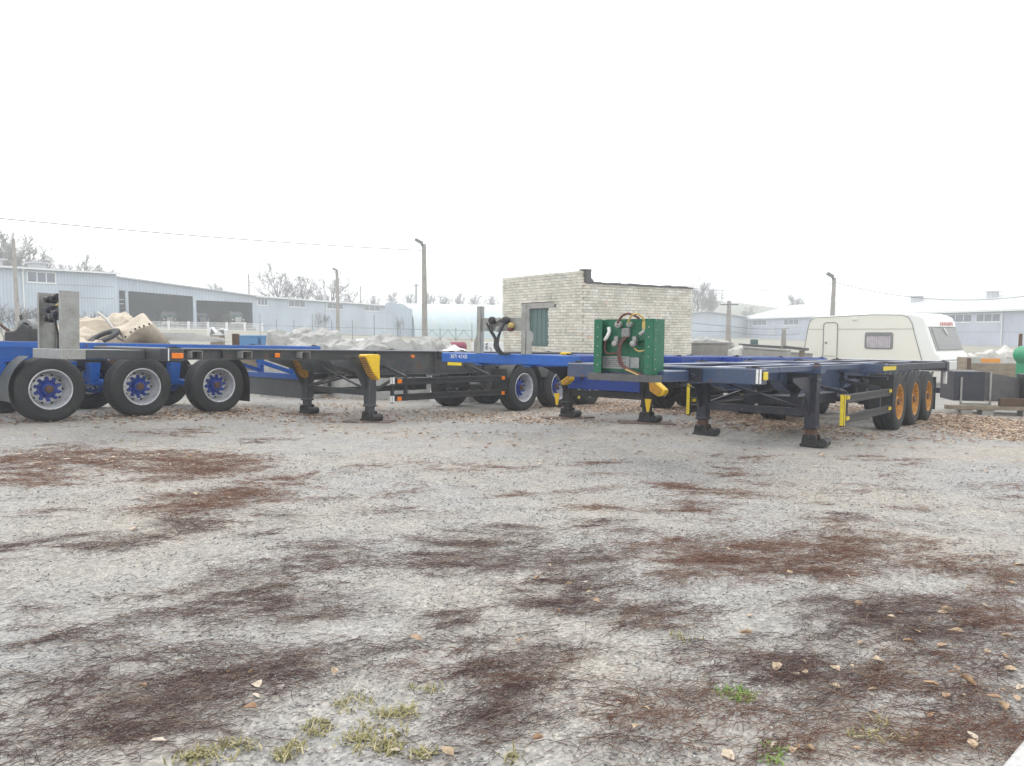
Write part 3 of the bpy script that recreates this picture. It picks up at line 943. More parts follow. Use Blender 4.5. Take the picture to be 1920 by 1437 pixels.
# ---- D: blue chassis at the left edge, seen by its rear axles
Dt = Chassis('container_trailer', 'bright blue container trailer at the photo edge with three silver rims and blue hubs', -12.74, 6.89, .046, .030, 1.26, M_blue, M_blue, WH_B, 7.2, 1.42, 2.6, .9, 12.35)
Dt.frame(.2, .40, 2.6, 3.5)
Dt.bolster('front_bolster', .12, .18)
Dt.bolster('middle_bolster', 6.2, .16)
Dt.bolster('rear_bolster', 12.2, .2)
Dt.longrail((-1.19, 1.19), 6.2, 12.2, .075)
Dt.legs()
Dt.running()
Dt.fender(7.2, 1, -18, 58, M_greyflap)
Dt.fender(7.2, -1, -18, 60)
Dt.fender(10.04, 1, 100, 178)
Dt.fender(10.04, -1, 100, 178)
Dt.flap(10.66, 1, .2, .58)
Dt.flap(10.66, -1, .2, .58)
for x in (-.6, .6):
    Dt.add(MB().bar((x, 12.05, Dt.DH - .2), (x, 12.05, .62), .09, .12), 'bumper_post', M_blue)
    Dt.add(MB().bar((x, 11.2, Dt.DH - .3), (x, 12.0, .72), .06, .08), 'bumper_stay', M_blue)
bmp = Dt.add(MB().bb(-1.15, 1.15, 12.0, 12.1, .56, .68), 'rear_bumper', M_blue, bevel=.01)
Dt.add(MB().bb(-1.12, 1.12, 12.04, 12.052, .17, .56), 'rubber_skirt', M_greyflap)
for x in (-.95, .95):
    Dt.add(MB().bb(x - .14, x + .14, 12.11, 12.16, .58, .68), 'tail_lamp', M_red, bevel=.01)
Dt.add(MB().tube([(-.25, 5.3, .85), (-.25, 6.4, .85)], .14, 14), 'air_tank', M_black, smooth=40)

# ---- B: blue chassis behind the green headboard
B = Chassis('container_trailer', 'blue container trailer with a slim galvanised headboard in front of the brick hut', -.18, 11.21, -.345, .030, 1.23, M_blue, M_black, WH_B, 7.15, 1.34, 3.0, .84, 12.0)
B.frame(.16, .42, 2.5, 3.3)
fb = B.bolster('front_bolster', .12, .14, 2.5, .26, M_blue)
B.bolster('middle_bolster', 3.6, .13, 2.44, .2, M_dblue)
B.bolster('middle_bolster', 6.2, .13, 2.44, .24, M_dblue)
B.bolster('middle_bolster', 8.8, .13, 2.44, .2, M_dblue)
B.bolster('rear_bolster', 11.8, .18, 2.5, .3, M_dblue)
B.longrail((-1.2, 1.2), 6.2, 11.7, .11, M_dblue)
B.longrail((-.84, .84), .25, 11.6, .07, M_dblue)
B.legs(plate=.03)
B.add(MB().bb(-.76, .76, B.tl - .13, B.tl - .09, .60, .92), 'leg_panel', M_dblue, bevel=.008)
m = MB()
for x in (-.45, -.12, .2, .5):
    m.tube([(x, B.tl - .132, .80), (x, B.tl - .138, .80)], .035, 12)
B.add(m, 'panel_hole', M_black)
B.guard(3.95, 6.4, 'yellow')
B.running()
for i in range(3):
    B.fender(7.15 + 1.34 * i, 1, 30, 150)
    B.fender(7.15 + 1.34 * i, -1, 30, 150)
BI = B.M.inverted()
q1, q2 = BI @ at(1229, 722, 12.3), BI @ at(1072, 709, 13.6)
for (q, pol) in ((q1, [(-.09, .08), (.0, .085), (.21, -.075), (.19, -.15), (.09, -.19), (-.07, -.10)]), (q2, [(-.21, -.07), (.0, .07), (.02, -.03), (-.06, -.10), (-.15, -.14)])):
    ck = empty('wheel_chock', q, (0, 0, 0), B.root)
    MB().prism(pol, .16, (0, -.08, 0)).build('wedge', M_yellow, ck, bevel=.014)
    MB().prism([(a * .8, b_ * .8 - .012) for a, b_ in pol], .012, (0, -.093, 0)).build('tread_plate', M_chockside, ck)
for sx in (-1, 1):
    B.add(MB().prism([(-.06, 0), (.06, 0), (.02, -.22), (-.02, -.22)], .02, (sx * (B.legx + .12), B.tl - .2, .50)), 'chock_holder', M_yellow)
B.add(MB().bb(-1.1, -.80, -.022, -.010, B.DH - .19, B.DH - .142), 'reflective_strip', M_reflect)
m = MB().prism([(-.09, 0), (.09, 0), (.07, .035), (-.05, .04)], .08, (1.0, .20, B.DH + .016))
B.add(m, 'marker_lamp', M_yellow, bevel=.006)
# chalk-like writing on the front beam
def lettering(body, parent, size, loc, rot, m, name='lettering', align='CENTER', ext=.0008):
    cu = bpy.data.curves.new(name, 'FONT')
    cu.body = body
    cu.size = size
    cu.align_x = align
    cu.extrude = ext
    cu.materials.append(m)
    o = bpy.data.objects.new(name, cu)
    COL.objects.link(o)
    me_ = bpy.data.meshes.new_from_object(o.evaluated_get(bpy.context.evaluated_depsgraph_get()))
    bpy.data.objects.remove(o)
    if not me_.materials:
        me_.materials.append(m)
    return link(name, me_, parent, loc, rot)


lettering('307/ 41X0', B.root, .085, (-.87, -.0125, B.DH - .075), (R(90), 0, 0), M_white)
hb = empty('headboard', (-.02, .02, B.DH + .012), (0, 0, 0), B.root)
for sx in (-1, 1):
    m = MB().bb(sx * .44 - .04, sx * .44 + .04, -.03, -.024, 0, .72)
    m.bb(sx * .44 - .04, sx * .44 - .034, -.03, .05, 0, .72)
    m.bb(sx * .44 + .034, sx * .44 + .04, -.03, .05, 0, .72)
    m.prism([(0, 0), (.10, 0), (.10, .14), (.13, .20), (.13, .30), (.05, .36), (0, .30)] if sx > 0 else [(0, 0), (-.06, 0), (-.06, .18), (0, .3)], .012, (sx * .44 + .04 * sx, -.02, 0))
    m.build('post', M_galv, hb)
MB().bb(-.40, .40, .0, .008, .34, .54).build('coupling_panel', M_galv, hb)
for (x, z, r, mm_) in ((-.15, .50, .06, M_hose_b), (.12, .50, .06, M_hose_b), (-.02, .51, .04, M_galv), (-.02, .37, .045, M_galv), (-.22, .40, .04, M_galv), (.22, .42, .045, M_hose_y), (.21, .37, .04, M_hose_r)):
    MB().lathe([(0, r * .7), (-.03, r), (-.08, r * .95), (-.10, r * .6), (-.10, 0)], 12, (x, -.002, z), 'Y').build('coupling', mm_, hb, smooth=40)
for (x, off) in ((-.15, 0), (.12, .02), (.14, .05), (-.22, -.03)):
    MB().tube(spline([(x, -.10, .46), (x * .6, -.12, .34), (off, -.13, .22), (.02 + off, -.15, .10), (.12 + off, -.14, .0), (.22 + off, -.10, .01)]), .014, 7).build('hose', M_hose_b, hb, smooth=60)

# ---- C: slate blue chassis, nearest on the right
C = Chassis('container_trailer', 'slate blue container trailer with green headboard and ochre wheels, nearest in the row', 1.66, 8.75, -.41, .0245, 1.2, M_slate, M_navy, WH_Y, 6.95, 1.34, 3.2, .835, 11.75)
C.frame(.17, .42, 2.3, 3.15)
C.bolster('front_bolster', .12, .165, 2.5, .24)
C.bolster('middle_bolster', 3.2, .12, 1.95, .2)
C.bolster('middle_bolster', 5.85, .15, 2.44, .24)
C.bolster('middle_bolster', 8.6, .13, 2.44, .2, M_navy)
C.bolster('rear_bolster', 11.55, .2, 2.5, .35, M_navy)
C.longrail((-1.2, 1.2), 5.9, 11.4, .12, M_navy)
C.longrail((-.84, .84), .25, 5.7, .07)
C.legs(roller=True)
C.guard(3.45, 6.25, 'yellow')
C.running()
for i in range(3):
    C.fender(6.95 + 1.34 * i, -1, 30, 150)
C.add(MB().bb(.84, 1.24, 6.30, 6.32, .42, 1.02), 'mud_flap', M_flap)
C.flap(10.35, 1, .2, .9)
C.flap(10.35, -1, .2, .9)
C.add(MB().bb(.55, 1.19, 6.05, 6.13, .93, .99), 'fender_stay', M_navy)
C.add(MB().bb(1.215, 1.242, -.004, -.001, C.DH - .15, C.DH + .005), 'reflective_strip', M_white)
C.add(MB().bb(1.252, 1.256, .0, .05, C.DH - .15, C.DH + .004), 'reflective_strip', M_white)
C.lamp(1.252, .15, C.DH - .07, .12, .09, M_reflect, .02)
C.lamp(1.252, .01, C.DH - .07, .02, .09, M_white, .012)
C.add(MB().bb(-1.262, -1.251, .03, .16, C.DH - .13, C.DH - .005), 'reflective_strip', M_white)
C.add(MB().bb(1.232, 1.24, 5.55, 6.45, C.DH - .10, C.DH - .03), 'reflective_strip', M_reflect)
m = MB().bb(.42, .60, -.035, -.001, C.DH - .16, C.DH + .004)
m.tube([(.5, -.03, C.DH - .09), (.5, -.05, C.DH - .09)], .03, 10)
C.add(m, 'pin_handle', M_navy, bevel=.006)
C.add(MB().tube([(-.25, 4.2, .82), (-.25, 5.4, .82)], .14, 14), 'air_tank', M_black, smooth=40)
C.add(MB().bb(-.46, .46, 3.9, 5.8, .55, .70), 'spare_carrier', M_navy, bevel=.01)
C.add(MB().bar((-1.1, 11.6, .55), (1.1, 11.6, .55), .1, .13), 'rear_bumper', M_navy)
for x in (-.6, .6):
    C.add(MB().bar((x, 11.5, C.DH - .2), (x, 11.6, .58), .09, .1), 'bumper_post', M_navy)
C.add(MB().bb(1.13, 1.21, 11.735, 11.75, .70, 1.0), 'reflective_strip', M_white)
C.add(MB().bb(1.215, 1.222, 11.5, 11.62, .72, 1.0), 'reflective_strip', M_white)
for x in (-.9, .9):
    C.add(MB().bb(x - .15, x + .15, 11.66, 11.72, .50, .60), 'tail_lamp', M_red, bevel=.01)
# nose plate, green headboard with couplings and hoses
C.add(MB().bb(-.45, .45, -.62, .0, C.DH - .15, C.DH - .03), 'nose', M_slate, bevel=.01)
C.add(MB().bb(-.43, .43, -.78, -.62, C.DH - .15, C.DH - .075), 'grease_plate', M_felt)
hb = empty('headboard', (0, -.60, C.DH - .07), (0, 0, 0), C.root)
HH = .60
for sx in (-1, 1):
    m = MB().bb(sx * .37 - .006, sx * .37 + .006, -.14, .10, 0, HH)
    m.bb(min(sx * .37, sx * .27), max(sx * .37, sx * .27), -.146, -.134, 0, HH)
    m.bb(min(sx * .37, sx * .30), max(sx * .37, sx * .30), .09, .10, 0, HH)
    m.build('post', M_green, hb)
    m = MB()
    for zz in np.arange(.06, HH, .105):
        m.tube([(sx * .37, -.10, zz), (sx * .37 + sx * .012, -.10, zz)], .009, 7)
        m.tube([(sx * .32, -.146, zz + .03), (sx * .32, -.152, zz + .03)], .008, 7)
    m.build('rivet', M_galv, hb)
MB().bb(-.362, .362, -.03, -.022, .02, HH - .005).build('back_panel', M_green, hb)
cpn = MB().bb(-.268, .268, -.07, -.062, .37, HH)
cpn.bb(-.268, .268, -.07, -.03, .366, .374)
cpn.build('coupling_panel', M_green, hb)
MB().bb(-.32, .03, -.042, -.034, .05, .19).build('data_plate', M_label, hb)
MB().bb(.04, .15, -.042, -.034, .06, .18).build('data_plate', M_label, hb)
m = MB()
for k in range(5):
    m.bb(-.30, -.02 - .05 * (k % 2),  -.046, -.043, .075 + .022 * k, .079 + .022 * k)
m.build('print_line', M_black, hb)
for (x, z, r, mm_) in ((-.075, .54, .038, M_galv), (.065, .54, .031, M_galv)):
    MB().lathe([(0, r * .8), (-.03, r), (-.07, r), (-.075, r * .5), (-.09, r * .3), (-.09, 0)], 10, (x, -.07, z), 'Y').build('coupling', mm_, hb, smooth=30)
for (x, z) in ((-.11, .33), (.12, .33)):
    m = MB().lathe([(0, .02), (-.05, .024), (-.06, .036), (-.09, .032), (-.10, .015), (-.10, 0)], 12, (x, -.06, z), 'Y')
    m.bb(x - .015, x + .03, -.12, -.07, z + .02, z + .08)
    m.build('coupling', M_galv, hb, smooth=30)
MB().tube(spline([(-.26, -.10, .37), (-.22, -.12, .40), (-.19, -.12, .46), (-.20, -.12, .51)]), .02, 8).build('coupling', M_white, hb, smooth=50)
MB().tube([(.255, -.13, .49), (.255, -.13, .57)], .026, 10).build('coupling', M_hose_y, hb, smooth=40)
MB().tube(spline([(.255, -.13, .49), (.25, -.14, .46), (.21, -.15, .43)]), .02, 8).build('coupling', M_galv, hb, smooth=50)
MB().bb(-.04, .06, -.12, -.07, .40, .50).build('coupling', M_trim, hb, bevel=.01)
MB().tube(spline([(-.08, -.14, .55), (.0, -.17, .63), (.08, -.18, .655), (.16, -.17, .63), (.2, -.14, .60)]), .013, 7).build('hose', M_hose_r, hb, smooth=60)
MB().tube(spline([(.06, -.14, .56), (.12, -.18, .63), (.19, -.18, .65), (.25, -.16, .61), (.255, -.13, .56)]), .011, 7).build('hose', M_hose_y, hb, smooth=60)
for (o_, mm_) in ((0, M_hose_r), (.020, M_hose_b), (.036, M_hose_r)):
    MB().tube(spline([(.01 + o_, -.10, .42), (-.04 + o_ * .6, -.13, .34), (-.055 + o_ * .6, -.14, .22), (-.03 + o_, -.15, .11), (.06 + o_, -.16, .05), (.18 + o_, -.16, .01), (.27 + o_, -.15, -.03)]), .011, 7).build('hose', mm_, hb, smooth=60)
MB().tube(spline([(.06, -.175, .05), (.16, -.175, .015), (.26, -.165, -.025), (.30, -.15, -.045)]), .009, 7).build('hose', M_hose_y, hb, smooth=60)
MB().tube(spline([(-.25, -.10, .36), (-.255, -.10, .26), (-.22, -.10, .22), (-.14, -.10, .22), (-.08, -.10, .24)]), .010, 7).build('hose', M_hose_r, hb, smooth=60)
MB().tube(spline([(.12, -.10, .28), (.18, -.11, .25), (.25, -.11, .26), (.29, -.09, .29)]), .009, 7).build('hose', M_hose_y, hb, smooth=60)

# steel plates lying under landing legs
for (T_, lab) in ((A, ('grey steel plate under the near landing leg of the dark grey trailer', 'flat steel plate under the far landing leg of the dark grey trailer')),
                  (B, ('rusty steel plates under the right leg below the green headboard', 'rusty steel plate under the left leg below the green headboard'))):
    for sx, lb in ((1, lab[0]), (-1, lab[1])):
        p = T_.M @ Vector((sx * T_.legx, T_.tl, 0))
        sz = (.85, .5) if T_ is A else (.95, .42)
        m = MB()
        nn = 6
        rz = random.uniform(-.2, .3)
        cc, ss = math.cos(rz), math.sin(rz)
        vs = []
        for zt in (.004, .030):
            for i in range(nn + 1):
                for j in (-1, 1):
                    lx, ly = (i / nn - .5) * sz[0], j * sz[1] / 2 + (.015 * math.sin(i * 2.1))
                    wx, wy = p.x + lx * cc - ly * ss, p.y + lx * ss + ly * cc
                    vs.append((wx, wy, g(wx, wy) + zt))
        k2 = 2 * (nn + 1)
        fs = []
        for i in range(nn):
            q = 2 * i
            fs += [(q, q + 1, q + 3, q + 2), (k2 + q, k2 + q + 2, k2 + q + 3, k2 + q + 1), (q, q + 2, k2 + q + 2, k2 + q), (q + 1, k2 + q + 1, k2 + q + 3, q + 3)]
        fs += [(0, k2, k2 + 1, 1), (2 * nn, 2 * nn + 1, k2 + 2 * nn + 1, k2 + 2 * nn)]
        m.add(vs, fs)
        tag(m.build('steel_plate', M_plate), lb, 'plate', 'plates under the landing legs')

# ------------------------------------------------------------------ brick hut
m_, t, b = nodes_of('silicate_brick')
gi = N(t, 'ShaderNodeNewGeometry')
oi = N(t, 'ShaderNodeObjectInfo')
ad = N(t, 'ShaderNodeMath', operation='ADD')
t.links.new(gi.outputs['Random Per Island'], ad.inputs[0])
t.links.new(oi.outputs['Random'], ad.inputs[1])
fr = N(t, 'ShaderNodeMath', operation='FRACT')
t.links.new(ad.outputs[0], fr.inputs[0])
c = ramp(t, fr.outputs[0], [(0, (0.54, 0.51, 0.45)), (0.2, (0.64, 0.61, 0.545)), (0.7, (0.70, 0.67, 0.60)), (0.96, (0.74, 0.72, 0.66)), (1, (0.62, 0.48, 0.36))])
n1 = N(t, 'ShaderNodeTexNoise', Scale=9, Detail=6, Roughness=.7)
t.links.new(gi.outputs['Position'], n1.inputs['Vector'])
n2 = N(t, 'ShaderNodeTexNoise', Scale=1.1, Detail=4)
t.links.new(gi.outputs['Position'], n2.inputs['Vector'])
c = mixc(t, 1, c, ramp(t, n1.outputs[0], [(.3, (.8, .8, .79)), (.65, (1.06, 1.06, 1.05))]), 'MULTIPLY')
c = mixc(t, 1, c, ramp(t, n2.outputs[0], [(.35, (.84, .85, .83)), (.6, (1.03, 1.03, 1.03))]), 'MULTIPLY')
t.links.new(c, b.inputs['Base Color'])
b.inputs['Roughness'].default_value = .92
bp = N(t, 'ShaderNodeBump', Strength=.3, Distance=.01)
t.links.new(n1.outputs[0], bp.inputs['Height'])
t.links.new(bp.outputs[0], b.inputs['Normal'])
M_brick = m_

HR = Vector((.79, .61, 0)).normalized()        # along the right-hand wall
HL = Vector((-HR.y, HR.x, 0))                  # along the left-hand wall
hc = Vector((2.37, 25.0, 0))
hang = math.atan2(HR.y, HR.x)
hz0 = g(3.5, 27) - .15
hut = empty('brick_hut', (hc.x, hc.y, hz0), (0, 0, hang))
tag(hut, 'pale brick hut with flat roof and teal metal shutter', 'hut')
LR, LL = 5.55, 4.4                             # right wall along local +X, left wall along local +Y
ZT = CZ + 2.02 - hz0                           # top of the parapet over the left wall
ZR = CZ + 1.62 - hz0                           # top of the right wall
CH = .098
DY0, DY1 = 1.72, 2.86                          # shutter opening on the left wall (local Y)
DZ0, DZ1 = CZ - .50 - hz0, CZ + .82 - hz0
core = MB()
core.bb(.0, LR, .0, .30, 0, ZR - .03)
core.bb(LR - .3, LR, .30, LL, 0, ZR - .03)
core.bb(.30, LR - .3, LL - .3, LL, 0, ZR - .03)
core.bb(0, .30, .30, DY0, 0, ZT - .03)
core.bb(0, .30, DY1, LL, 0, ZT - .03)
core.bb(0, .30, DY0, DY1, 0, DZ0)
core.bb(0, .30, DY0, DY1, DZ1, ZT - .03)
core.bb(0, .30, .0, .30, ZR - .03, ZT - .03)
core.build('wall', M_mortar, hut)
bm_s = MB().box((0, 0, 0), (.248, .1, .086)).mesh('brick_stretcher', M_brick)
bm_h = MB().box((0, 0, 0), (.118, .1, .086)).mesh('brick_header', M_brick)
bricks = []                                    # (importance, mesh, loc, rotz, half length)
for face in (0, 1):
    Lw = LR if face == 0 else LL
    zt = ZR if face == 0 else ZT
    nrow = int(zt / CH)
    for r in range(nrow):
        z = zt - (r + .5) * CH
        header = (r % 6 == (3 if face == 0 else 2))
        step = .13 if header else .26
        q = (0 if r % 2 else -.13) + (0 if not header else -.03)
        while q < Lw:
            a0, a1 = max(q, -.0625 if face == 0 else 0.0), min(q + step - .011, Lw)
            q += step
            if face == 1 and DZ0 - .04 < z < DZ1 + .02:      # cut bricks at the shutter opening
                if a0 < DY0 < a1:
                    a1 = DY0
                elif a0 < DY1 < a1:
                    a0 = DY1
            if a1 - a0 < .04:
                continue
            mid = (a0 + a1) / 2 + random.uniform(-.002, .002)
            if face == 1 and (DY0 < mid < DY1) and DZ0 - .04 < z < DZ1 + .02:
                continue
            if face == 1 and DY0 - .35 < mid < DY1 + .35 and DZ1 < z < DZ1 + .20:
                continue                       # concrete lintel sits here
            full = .118 if header else .248
            jit = random.uniform(0, .006)
            loc = (mid, -.0495 + .036 - jit, z) if face == 0 else (-.0495 + .036 - jit, mid, z)
            vis = (z > CZ - .60 - hz0)
            bricks.append(((1 if vis else 0) * 10 - mid, bm_h if header else bm_s, loc, 0 if face == 0 else math.pi / 2, (a1 - a0) / full))
bricks.sort(key=lambda q: -q[0])
for (im, me_, loc, rz, sx) in bricks[:300]:
    link('brick', me_, hut, loc, (0, 0, rz), (sx, 1, 1))
rest = MB()
for (im, me_, loc, rz, sx) in bricks[300:]:
    ln = (.118 if me_ is bm_h else .248) * sx
    rest.box(loc, (ln, .1, .086) if rz == 0 else (.1, ln, .086))
tag(rest.build('bricks', M_brick, hut), kind='stuff')
MB().bb(-.075, .12, DY0 - .33, DY1 + .33, DZ1 + .005, DZ1 + .195).build('lintel', M_concrete, hut, bevel=.008)
sh = MB()
for k in range(9):
    y = DY0 + .02 + k * (DY1 - DY0 - .04) / 9
    sh.bb(.05 + .012 * (k % 2), .09, y, y + (DY1 - DY0 - .04) / 9 - .004, DZ0 + .02, DZ1 - .015)
so_ = sh.build('shutter', M_teal, hut)
fr_ = MB().bb(.03, .1, DY0, DY0 + .03, DZ0, DZ1)
fr_.bb(.03, .1, DY1 - .03, DY1, DZ0, DZ1)
fr_.bb(.03, .1, DY0, DY1, DZ1 - .03, DZ1)
fr_.bb(-.06, .1, DY0 - .03, DY1 + .03, DZ0 - .03, DZ0 + .01)
fr_.build('shutter_frame', M_teal, hut)
rf = MB().bb(.31, LR - .02, .02, LL - .02, ZR - .028, ZR + .02)
rf.build('roof', M_felt, hut)
ed = MB()
for k in range(22):
    x0 = .25 + k * (LR - .3) / 22
    x1 = .25 + (k + 1) * (LR - .3) / 22
    dz = .02 * math.sin(k * 1.7) + (.03 if k > 15 and k % 3 else 0)
    ed.bb(x0, x1 + .005, -.11, .25, ZR - .02, ZR + .035 + dz * .6)
ed.bb(.06, .28, -.09, .12, ZR - .03, ZT + .01)
ed.prism([(.28, ZR), (.44, ZR + .03), (.28, ZR + .16)], .16, (0, -.09, 0))
ed.bb(-.03, .29, -.10, .18, ZT + .01, ZT + .05)
ed.build('roof_edge', M_felt, hut)

# ------------------------------------------------------------------ caravan
cl = Vector((2.7, -4.0, 0)).normalized()
cb = Vector((12.55, 32.1, 0))
cvz = g(15, 30)
cav = empty('caravan', (cb.x, cb.y, cvz), (0, 0, math.atan2(cl.y, cl.x)))
cav.scale = (1.17, 1, 1)
tag(cav, 'cream and white touring caravan with curtained side window', 'caravan')
cf = CZ + .69 - cvz - 2.62                      # lift so that the roof meets its height in the photo
prof = [(.16, .42), (.04, .9), (.0, 1.3), (.10, 2.0), (.16, 2.32), (.26, 2.48), (.46, 2.56), (2.6, 2.64), (3.8, 2.62), (4.08, 2.57), (4.28, 2.45), (4.37, 2.24), (4.40, 2.08), (4.68, 1.18),
        (4.80, 1.06), (4.86, .80), (4.78, .45)]
prof = [(a, h + cf) for a, h in prof]
WD = 2.2
MB().prism(prof, WD, (0, 0, 0), ((1, 0, 0), (0, 0, 1)), (0, 1, 0)).build('body', M_cwhite, cav, bevel=.06)
side = [(.16, .85), (.06, 1.1), (.03, 1.3), (.13, 2.0), (.19, 2.30), (.29, 2.44), (.48, 2.515), (2.6, 2.595), (3.6, 2.56), (3.80, 2.47), (3.92, 2.25), (4.00, 1.9), (4.28, .85)]
side = [(a, h + cf) for a, h in side]
for yy in (-.008, WD - .002):
    MB().prism(side, .010, (0, yy, 0), ((1, 0, 0), (0, 0, 1)), (0, 1, 0)).build('side_panel', M_cream, cav)
MB().tube([(a, -.012, h) for a, h in side[1:]], .014, 6).build('side_trim', M_trim, cav, smooth=60)
MB().bb(.1, 4.0, -.016, -.008, 2.02 + cf, 2.035 + cf).build('side_trim', M_trim, cav)


def rrect(a0, a1, h0, h1, r, n=5):
    out = []
    for (cx_, cz_, s0) in ((a1 - r, h1 - r, 0), (a0 + r, h1 - r, 90), (a0 + r, h0 + r, 180), (a1 - r, h0 + r, 270)):
        for k in range(n + 1):
            q = R(s0 + 90 * k / n)
            out.append((cx_ + r * math.cos(q), cz_ + r * math.sin(q)))
    return out


wn = MB().prism(rrect(2.34, 3.32, 1.24 + cf, 1.90 + cf, .08), .02, (0, -.028, 0), ((1, 0, 0), (0, 0, 1)), (0, 1, 0)).build('window', M_trim, cav)
MB().prism(rrect(2.375, 3.285, 1.275 + cf, 1.865 + cf, .06), .006, (0, -.034, 0), ((1, 0, 0), (0, 0, 1)), (0, 1, 0)).build('pane', M_glass, wn)
m = MB()
for k in range(13):
    a = 2.42 + k * .064
    m.bb(a, a + .05, -.040 - .004 * (k % 2), -.034, 1.30 + cf, 1.74 + cf)
m.build('curtain', M_curtain, wn)
dr = MB().prism(rrect(.78, 1.32, .72 + cf, 2.30 + cf, .12), .012, (0, -.02, 0), ((1, 0, 0), (0, 0, 1)), (0, 1, 0)).build('door', M_cream, cav)
rr_ = rrect(.78, 1.32, .72 + cf, 2.30 + cf, .12)
MB().tube([(a, -.022, h) for a, h in rr_ + rr_[:1]], .018, 6).build('door_seal', M_trim, dr, smooth=60)
MB().bb(.86, .93, -.05, -.02, 1.42 + cf, 1.50 + cf).build('handle', M_trim, dr)
MB().bb(.84, 1.26, -.026, -.019, .9 + cf, .92 + cf).build('door_trim', M_trim, dr)
MB().bb(1.86, 2.05, -.05, -.008, 2.38 + cf, 2.50 + cf).build('awning_lamp', M_cream, cav, bevel=.01)
# sloped front window
fa, fb_ = Vector((4.40, 0, 2.06 + cf)), Vector((4.67, 0, 1.20 + cf))
fd = (fb_ - fa).normalized()
fn = Vector((fd.z * -1, 0, fd.x))
fn = fn if fn.x > 0 else -fn


def fpt(y, s, off):
    return fa + fd * s + Vector((0, y, 0)) + fn * off


fl = (fb_ - fa).length


def fquad(y0, y1, s0, s1, o0, o1):
    vs = [fpt(y, s, o) for o in (o0, o1) for (y, s) in ((y0, s0), (y1, s0), (y1, s1), (y0, s1))]
    return MB().add(vs, [(0, 1, 2, 3), (7, 6, 5, 4), (0, 4, 5, 1), (1, 5, 6, 2), (2, 6, 7, 3), (3, 7, 4, 0)])


fw = fquad(.10, WD - .10, .0, fl - .02, .0, .03).build('front_window', M_galv, cav)
fquad(.24, WD - .24, .03, fl - .06, .031, .045).build('pane', M_glass, fw)
fquad(.25, WD - .25, fl - .20, fl - .19, .045, .048).build('bead', M_trim, fw)
MB().tube(spline([fpt(1.06, .02, .07), fpt(1.12, .16, .08), fpt(1.16, .26, .07), fpt(1.24, .28, .06)]), .022, 6).build('stay', M_cwhite, fw, smooth=60)
MB().bb(4.84, 4.866, .1, WD - .1, .86 + cf, .88 + cf).build('front_seam', M_trim, cav)
MB().bb(4.3, 4.42, .08, WD - .08, 2.085 + cf, 2.11 + cf).build('front_trim', M_trim, cav)
lettering('DETHLEFFS', cav, .19, (4.40, 1.45, 2.16 + cf), (R(90 - 6), 0, R(90)), mat('red_lettering', (.55, .10, .09), None, .2, 5, .5), ext=.004)
MB().bb(.05, 4.4, -.012, -.004, .80 + cf, .86 + cf).build('side_trim', M_cwhite, cav)
for yy in (.12, WD - .12):
    MB().lathe([(-.09, .19), (-.09, .29), (-.07, .32), (.07, .32), (.09, .29), (.09, .19), (.02, .17), (.02, 0)], 22, (2.3, yy, .32), 'Y').build('wheel', M_rubber, cav, smooth=40)
MB().bar((4.7, WD / 2 - .5, .42), (6.4, WD / 2, .42), .06, .1).build('drawbar', M_trim, cav)
MB().bar((4.7, WD / 2 + .5, .42), (6.4, WD / 2, .42), .06, .1).build('drawbar', M_trim, cav)
MB().tube([(6.2, WD / 2 - .1, 0.03), (6.2, WD / 2 - .1, .75)], .03, 8).build('jockey_post', M_trim, cav)
m = MB()
for (a, yy) in ((.5, .3), (.5, 1.9), (4.4, .3), (4.4, 1.9)):
    m = MB().bar((a, yy, .01), (a + .1, yy, .44 + cf), .06, .06)
    m.bb(a - .1, a + .1, yy - .1, yy + .1, 0, .02)
    m.build('corner_steady', M_trim, cav)

# ------------------------------------------------------------------ sheds far behind
def wallframe(P, Q, zbase):
    d = Vector((Q.x - P.x, Q.y - P.y, 0))
    return d.length, math.atan2(d.y, d.x)


def three_pane(parent, x, z, wd, ht, y=-.03, n=3):
    f = MB().bb(x, x + wd, y, 0.0, z, z + .09)
    f.bb(x, x + wd, y, 0.0, z + ht - .09, z + ht)
    for k in range(n + 1):
        xx = x + k * (wd - .09) / n
        f.bb(xx, xx + .09, y, 0.0, z + .09, z + ht - .09)
    f.bb(x - .08, x + wd + .08, y - .06, 0.0, z - .06, z)
    o = f.build('window', M_uwhite, parent)
    for k in range(n):
        xx = x + .09 + k * (wd - .09) / n
        MB().bb(xx, xx + (wd - .09) / n - .09, y + .012, .0, z + .09, z + ht - .09).build('pane', M_pane, o)
    return o


